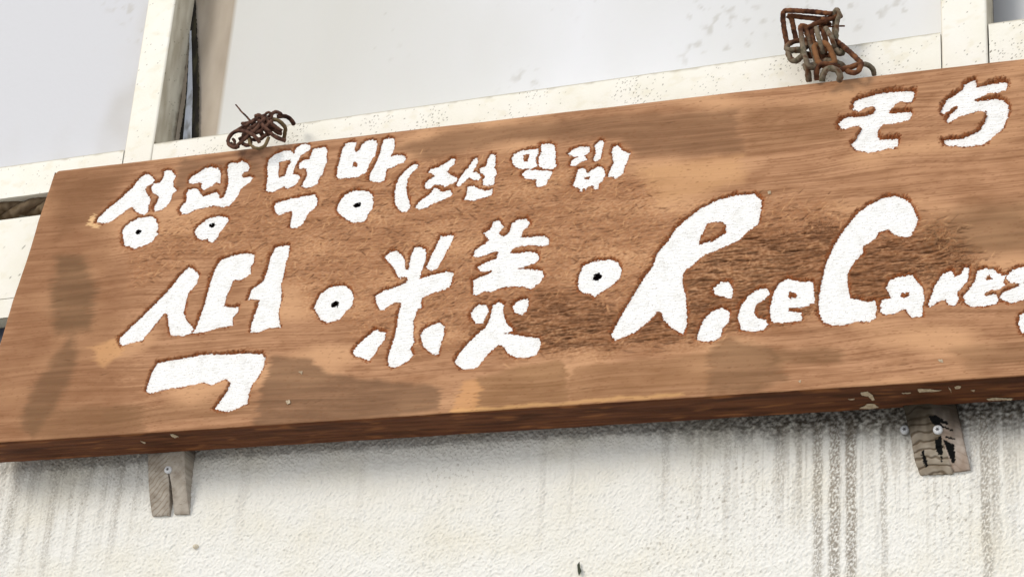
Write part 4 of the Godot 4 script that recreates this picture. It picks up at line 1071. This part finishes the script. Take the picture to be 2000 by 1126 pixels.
	stroke("", 2.6, 1.8, [-110.8, 92.4, -108.9, 99, -100.1, 104.1, -91.7, 106.3, -86.1, 100.4, -85.4, 90.3, -87.1, 80.4, -88.6, 68.9, -95.1, 70.3, -103.9, 76.8, -107.8, 83.8], [], [])
	stroke("barred character", 2.6, 1.8, [-66.7, 181.4, -64.7, 189.9, -55.8, 195, -50.8, 198.9, -58.5, 208.4, -51.8, 212.1, -49.7, 220.7, -43.6, 222.7, -36.7, 213.1, -41.3, 205.8, -36, 201.7, -30.3, 206.3, -28.5, 216.6, -22.7, 221.3, -13.1, 220.6, -8.4, 214.5, -14.5, 206.4, -16.7, 198.8, -4.1, 198.4, 8.5, 197.9, 14.5, 193.8, 15.3, 186.8, 8.4, 185.8, -2.9, 188.7, -15.4, 188.3, -24.5, 185.7, -26.3, 181.3, -15.9, 179.7, -6.7, 181.3, 3.1, 178.3, 6.7, 171.4, 2.9, 166.7, -7.6, 163.4, -15.1, 161.6, -2.4, 159.5, 11.9, 156.4, 14.3, 149.4, 10.6, 142.2, 2, 136.2, -7.8, 140.5, -18.8, 141.6, -31.2, 141, -40.1, 136.8, -48.1, 138.4, -54.7, 134.7, -60.4, 136.1, -61, 145.5, -62.7, 152.5, -55.3, 156.1, -46.2, 158.6, -41.9, 162.5, -54.5, 162, -60.1, 167.7, -52.7, 172.2, -40.6, 176.1, -38.7, 185.5, -49.4, 183.1, -60.1, 179.5], [], [])
	stroke("", 2.6, 1.8, [-59.4, 111.5, -57.9, 118.1, -52.4, 123.5, -44.4, 122, -40.3, 114.9, -42.5, 108.4, -44.6, 101, -52.5, 101.7], [], [])
	stroke("", 2.6, 1.8, [-15.8, 117.7, -10.4, 123.9, 0.3, 125.5, 1.5, 117.8, 0.5, 111.2, -4.4, 107.5, -10.9, 109.8], [], [])
	stroke("", 2.6, 1.8, [-69.2, 59.2, -66.4, 67.2, -58.6, 78.1, -49.2, 88.9, -40.9, 96.5, -37.8, 107.9, -36.4, 121.2, -30.6, 124.4, -24.7, 121, -24.1, 110.1, -19.6, 99.7, -10.7, 89.8, -20.3, 87.3, -5.4, 84.4, 7.3, 80.9, 18.3, 78.4, 20.6, 71.6, 17.4, 60.5, 8.6, 58, -3.7, 58.9, -13.5, 64.6, -18.3, 71.5, -24.1, 75.3, -31.1, 69.3, -37.5, 60, -43.9, 50.7, -57.7, 49.3, -64.5, 53.9], [], [])
	stroke("round separator dot beside the letter R", 2.6, 1.8, [51.3, 138.4, 51.7, 148.7, 54.7, 158, 67.5, 162.5, 83.2, 162.7, 90.6, 158.8, 95.7, 149.6, 94.8, 140.3, 86.3, 131.6, 74.6, 125, 71.2, 120.7, 67, 124, 57.3, 127.2, 52.8, 132.2], [], [70.8, 143.8, 4.54, 4.86])
	stroke("letter R", 3, 1.9, [92.6, 76.4, 95.5, 85.3, 102.9, 103.2, 110.5, 119.4, 118.2, 135.7, 127.6, 150.2, 130.8, 165.4, 140.4, 178.3, 147, 191.5, 158.3, 202.5, 171.3, 213.4, 189, 221.1, 205.5, 224.5, 224.5, 224.1, 232.6, 215.3, 232.9, 199.6, 230.6, 188.6, 220.7, 180.2, 213.7, 172.4, 199.2, 166.2, 186, 160.7, 175.1, 155.8, 168.9, 147.8, 162.3, 145.1, 159.2, 136.9, 160.1, 126.6, 164.4, 111.1, 166.4, 95.9, 168, 82.5, 164.7, 71.2, 156.8, 76.8, 150.4, 81.5, 143.7, 89.5, 140.7, 98.1, 136.9, 98.5, 131.4, 91.4, 124.5, 84.5, 116.1, 77.8, 107.4, 73.5, 96.4, 69.4], [[172.4, 170.6, 173.9, 180, 177.1, 188.3, 178.9, 194.7, 186.4, 196, 194, 195.2, 198.6, 190.3, 198.8, 181.7, 192.3, 177.2, 188.1, 173.7, 179.1, 172.5]], [])
	stroke("letter i", 2.6, 1.8, [179.5, 64, 180.3, 72.9, 184.5, 85.8, 192.7, 95, 201.4, 96.7, 209.5, 91.8, 209.3, 80.3, 203.8, 74.2, 202.3, 64.5, 196.7, 60.9, 184.9, 61.4], [], [])
	stroke("", 2.6, 1.8, [190.8, 119.3, 197.8, 125.4, 206.8, 124.5, 211.1, 116.6, 210.4, 105, 202.7, 109, 193.6, 112.3], [], [])
	stroke("letter c", 2.6, 1.8, [217.8, 84.5, 219.9, 95.8, 225.8, 106.9, 234.1, 113.6, 244.3, 114.3, 247.6, 108.2, 242.2, 102.1, 235.2, 97.8, 233.5, 89.7, 236.1, 82.9, 245.1, 79.7, 248.3, 74.5, 242.9, 68.5, 234.2, 67.6, 222.4, 71], [], [])
	stroke("letter e before the large C", 2.6, 1.8, [250.1, 80, 248.7, 91.6, 250.7, 106.3, 255.7, 119, 264.2, 123.2, 276.1, 118.8, 288.4, 117.6, 290.5, 105.9, 291.8, 94.3, 282, 90.3, 267.6, 90.8, 267, 87.5, 279.4, 84.8, 280.6, 76.6, 271.3, 75.8, 259.8, 75.1, 252.5, 76.6], [[265.4, 103.2, 266.5, 108.9, 273.2, 106.6, 273.9, 101.7, 268.4, 101]], [])
	stroke("large letter C", 3, 1.9, [295.1, 95.8, 296.5, 112.1, 299.7, 134.9, 306, 152.7, 312.6, 167.1, 320.7, 179.8, 329, 190.7, 338.8, 198.2, 351.5, 204.4, 363, 205.7, 374.6, 200.1, 380.5, 193.5, 382.9, 184.8, 386.6, 176.8, 384.1, 167.9, 380.1, 158.3, 370.2, 159.4, 364.4, 162.5, 358.5, 169, 348.6, 166.7, 347.4, 160.1, 341.8, 155.7, 334.9, 151.4, 335.8, 144.6, 329.7, 138.6, 325, 131.6, 321, 122.9, 322.3, 111.3, 325, 96.3, 332.9, 94, 340.1, 90.9, 348.5, 91.8, 350.9, 82.7, 349.9, 73.2, 345.1, 69.6, 333.9, 70.5, 319.9, 67.7, 308.6, 68.7, 300.5, 73.4, 296.5, 82.7], [], [])
	stroke("letter a", 2.6, 1.8, [354.4, 78.9, 354.9, 91, 363.9, 93.4, 360.9, 99.3, 358.7, 104.4, 361.9, 112.2, 368.8, 114.8, 382.8, 115.9, 387.2, 108.2, 392.9, 101.2, 394.6, 89.8, 393.4, 80.3, 393, 70.7, 384.1, 69.9, 379.8, 75.1, 377.6, 80.1, 374.1, 78.8, 367.3, 75.4, 359, 75], [[372.3, 93.4, 372.9, 97.4, 380.5, 97.5, 380.4, 93.5, 375.8, 91.8]], [])
	stroke("letter k", 2.6, 1.8, [397.8, 82.3, 401.4, 92.3, 404.6, 103.3, 410.6, 114, 418.8, 117.3, 422.4, 110.5, 427.2, 111.6, 431.1, 120.1, 435, 118.9, 434.1, 105.3, 428.8, 97.8, 424, 94.2, 426.2, 85.3, 422.9, 79.2, 416.8, 80.6, 414.6, 86.3, 409.8, 86.8, 404.4, 82.5, 400.3, 80.4], [], [])
	stroke("letter e after the k", 2.6, 1.8, [430, 88.9, 435.6, 95.6, 440.9, 104.7, 442.8, 114.9, 450.3, 116.6, 458.5, 114.2, 462.6, 109, 468.7, 106.8, 466.1, 100.7, 468.1, 97.3, 462.8, 92.2, 456, 92.9, 449.3, 89.5, 450.7, 87, 460.1, 88.5, 462.2, 82, 460.2, 78.2, 448.1, 76.2, 437.2, 77.6, 432.4, 81.5], [[449.1, 106.3, 453.8, 109, 456.6, 104.8, 451.8, 103.6]], [])
	stroke("letter s", 2.6, 1.8, [468.7, 105.2, 473.4, 111.1, 480.1, 114.5, 489.6, 114.7, 494.3, 109.1, 489.6, 103.2, 484.2, 98.9, 489.6, 92.1, 490.9, 84.1, 484.3, 80, 474.9, 77.7, 466.9, 80.8, 462.8, 84.3, 466.8, 89.5, 473.5, 92.8, 480.9, 94.5, 480.2, 97.4, 472.1, 99.3], [], [])
	stroke("round full stop below the letter s", 2.6, 1.8, [479.7, 55.4, 481.7, 64.5, 488.3, 68.6, 497.6, 64.7, 500.2, 55.1, 494.9, 46.3, 488.3, 43.8, 483, 46.5], [], [])
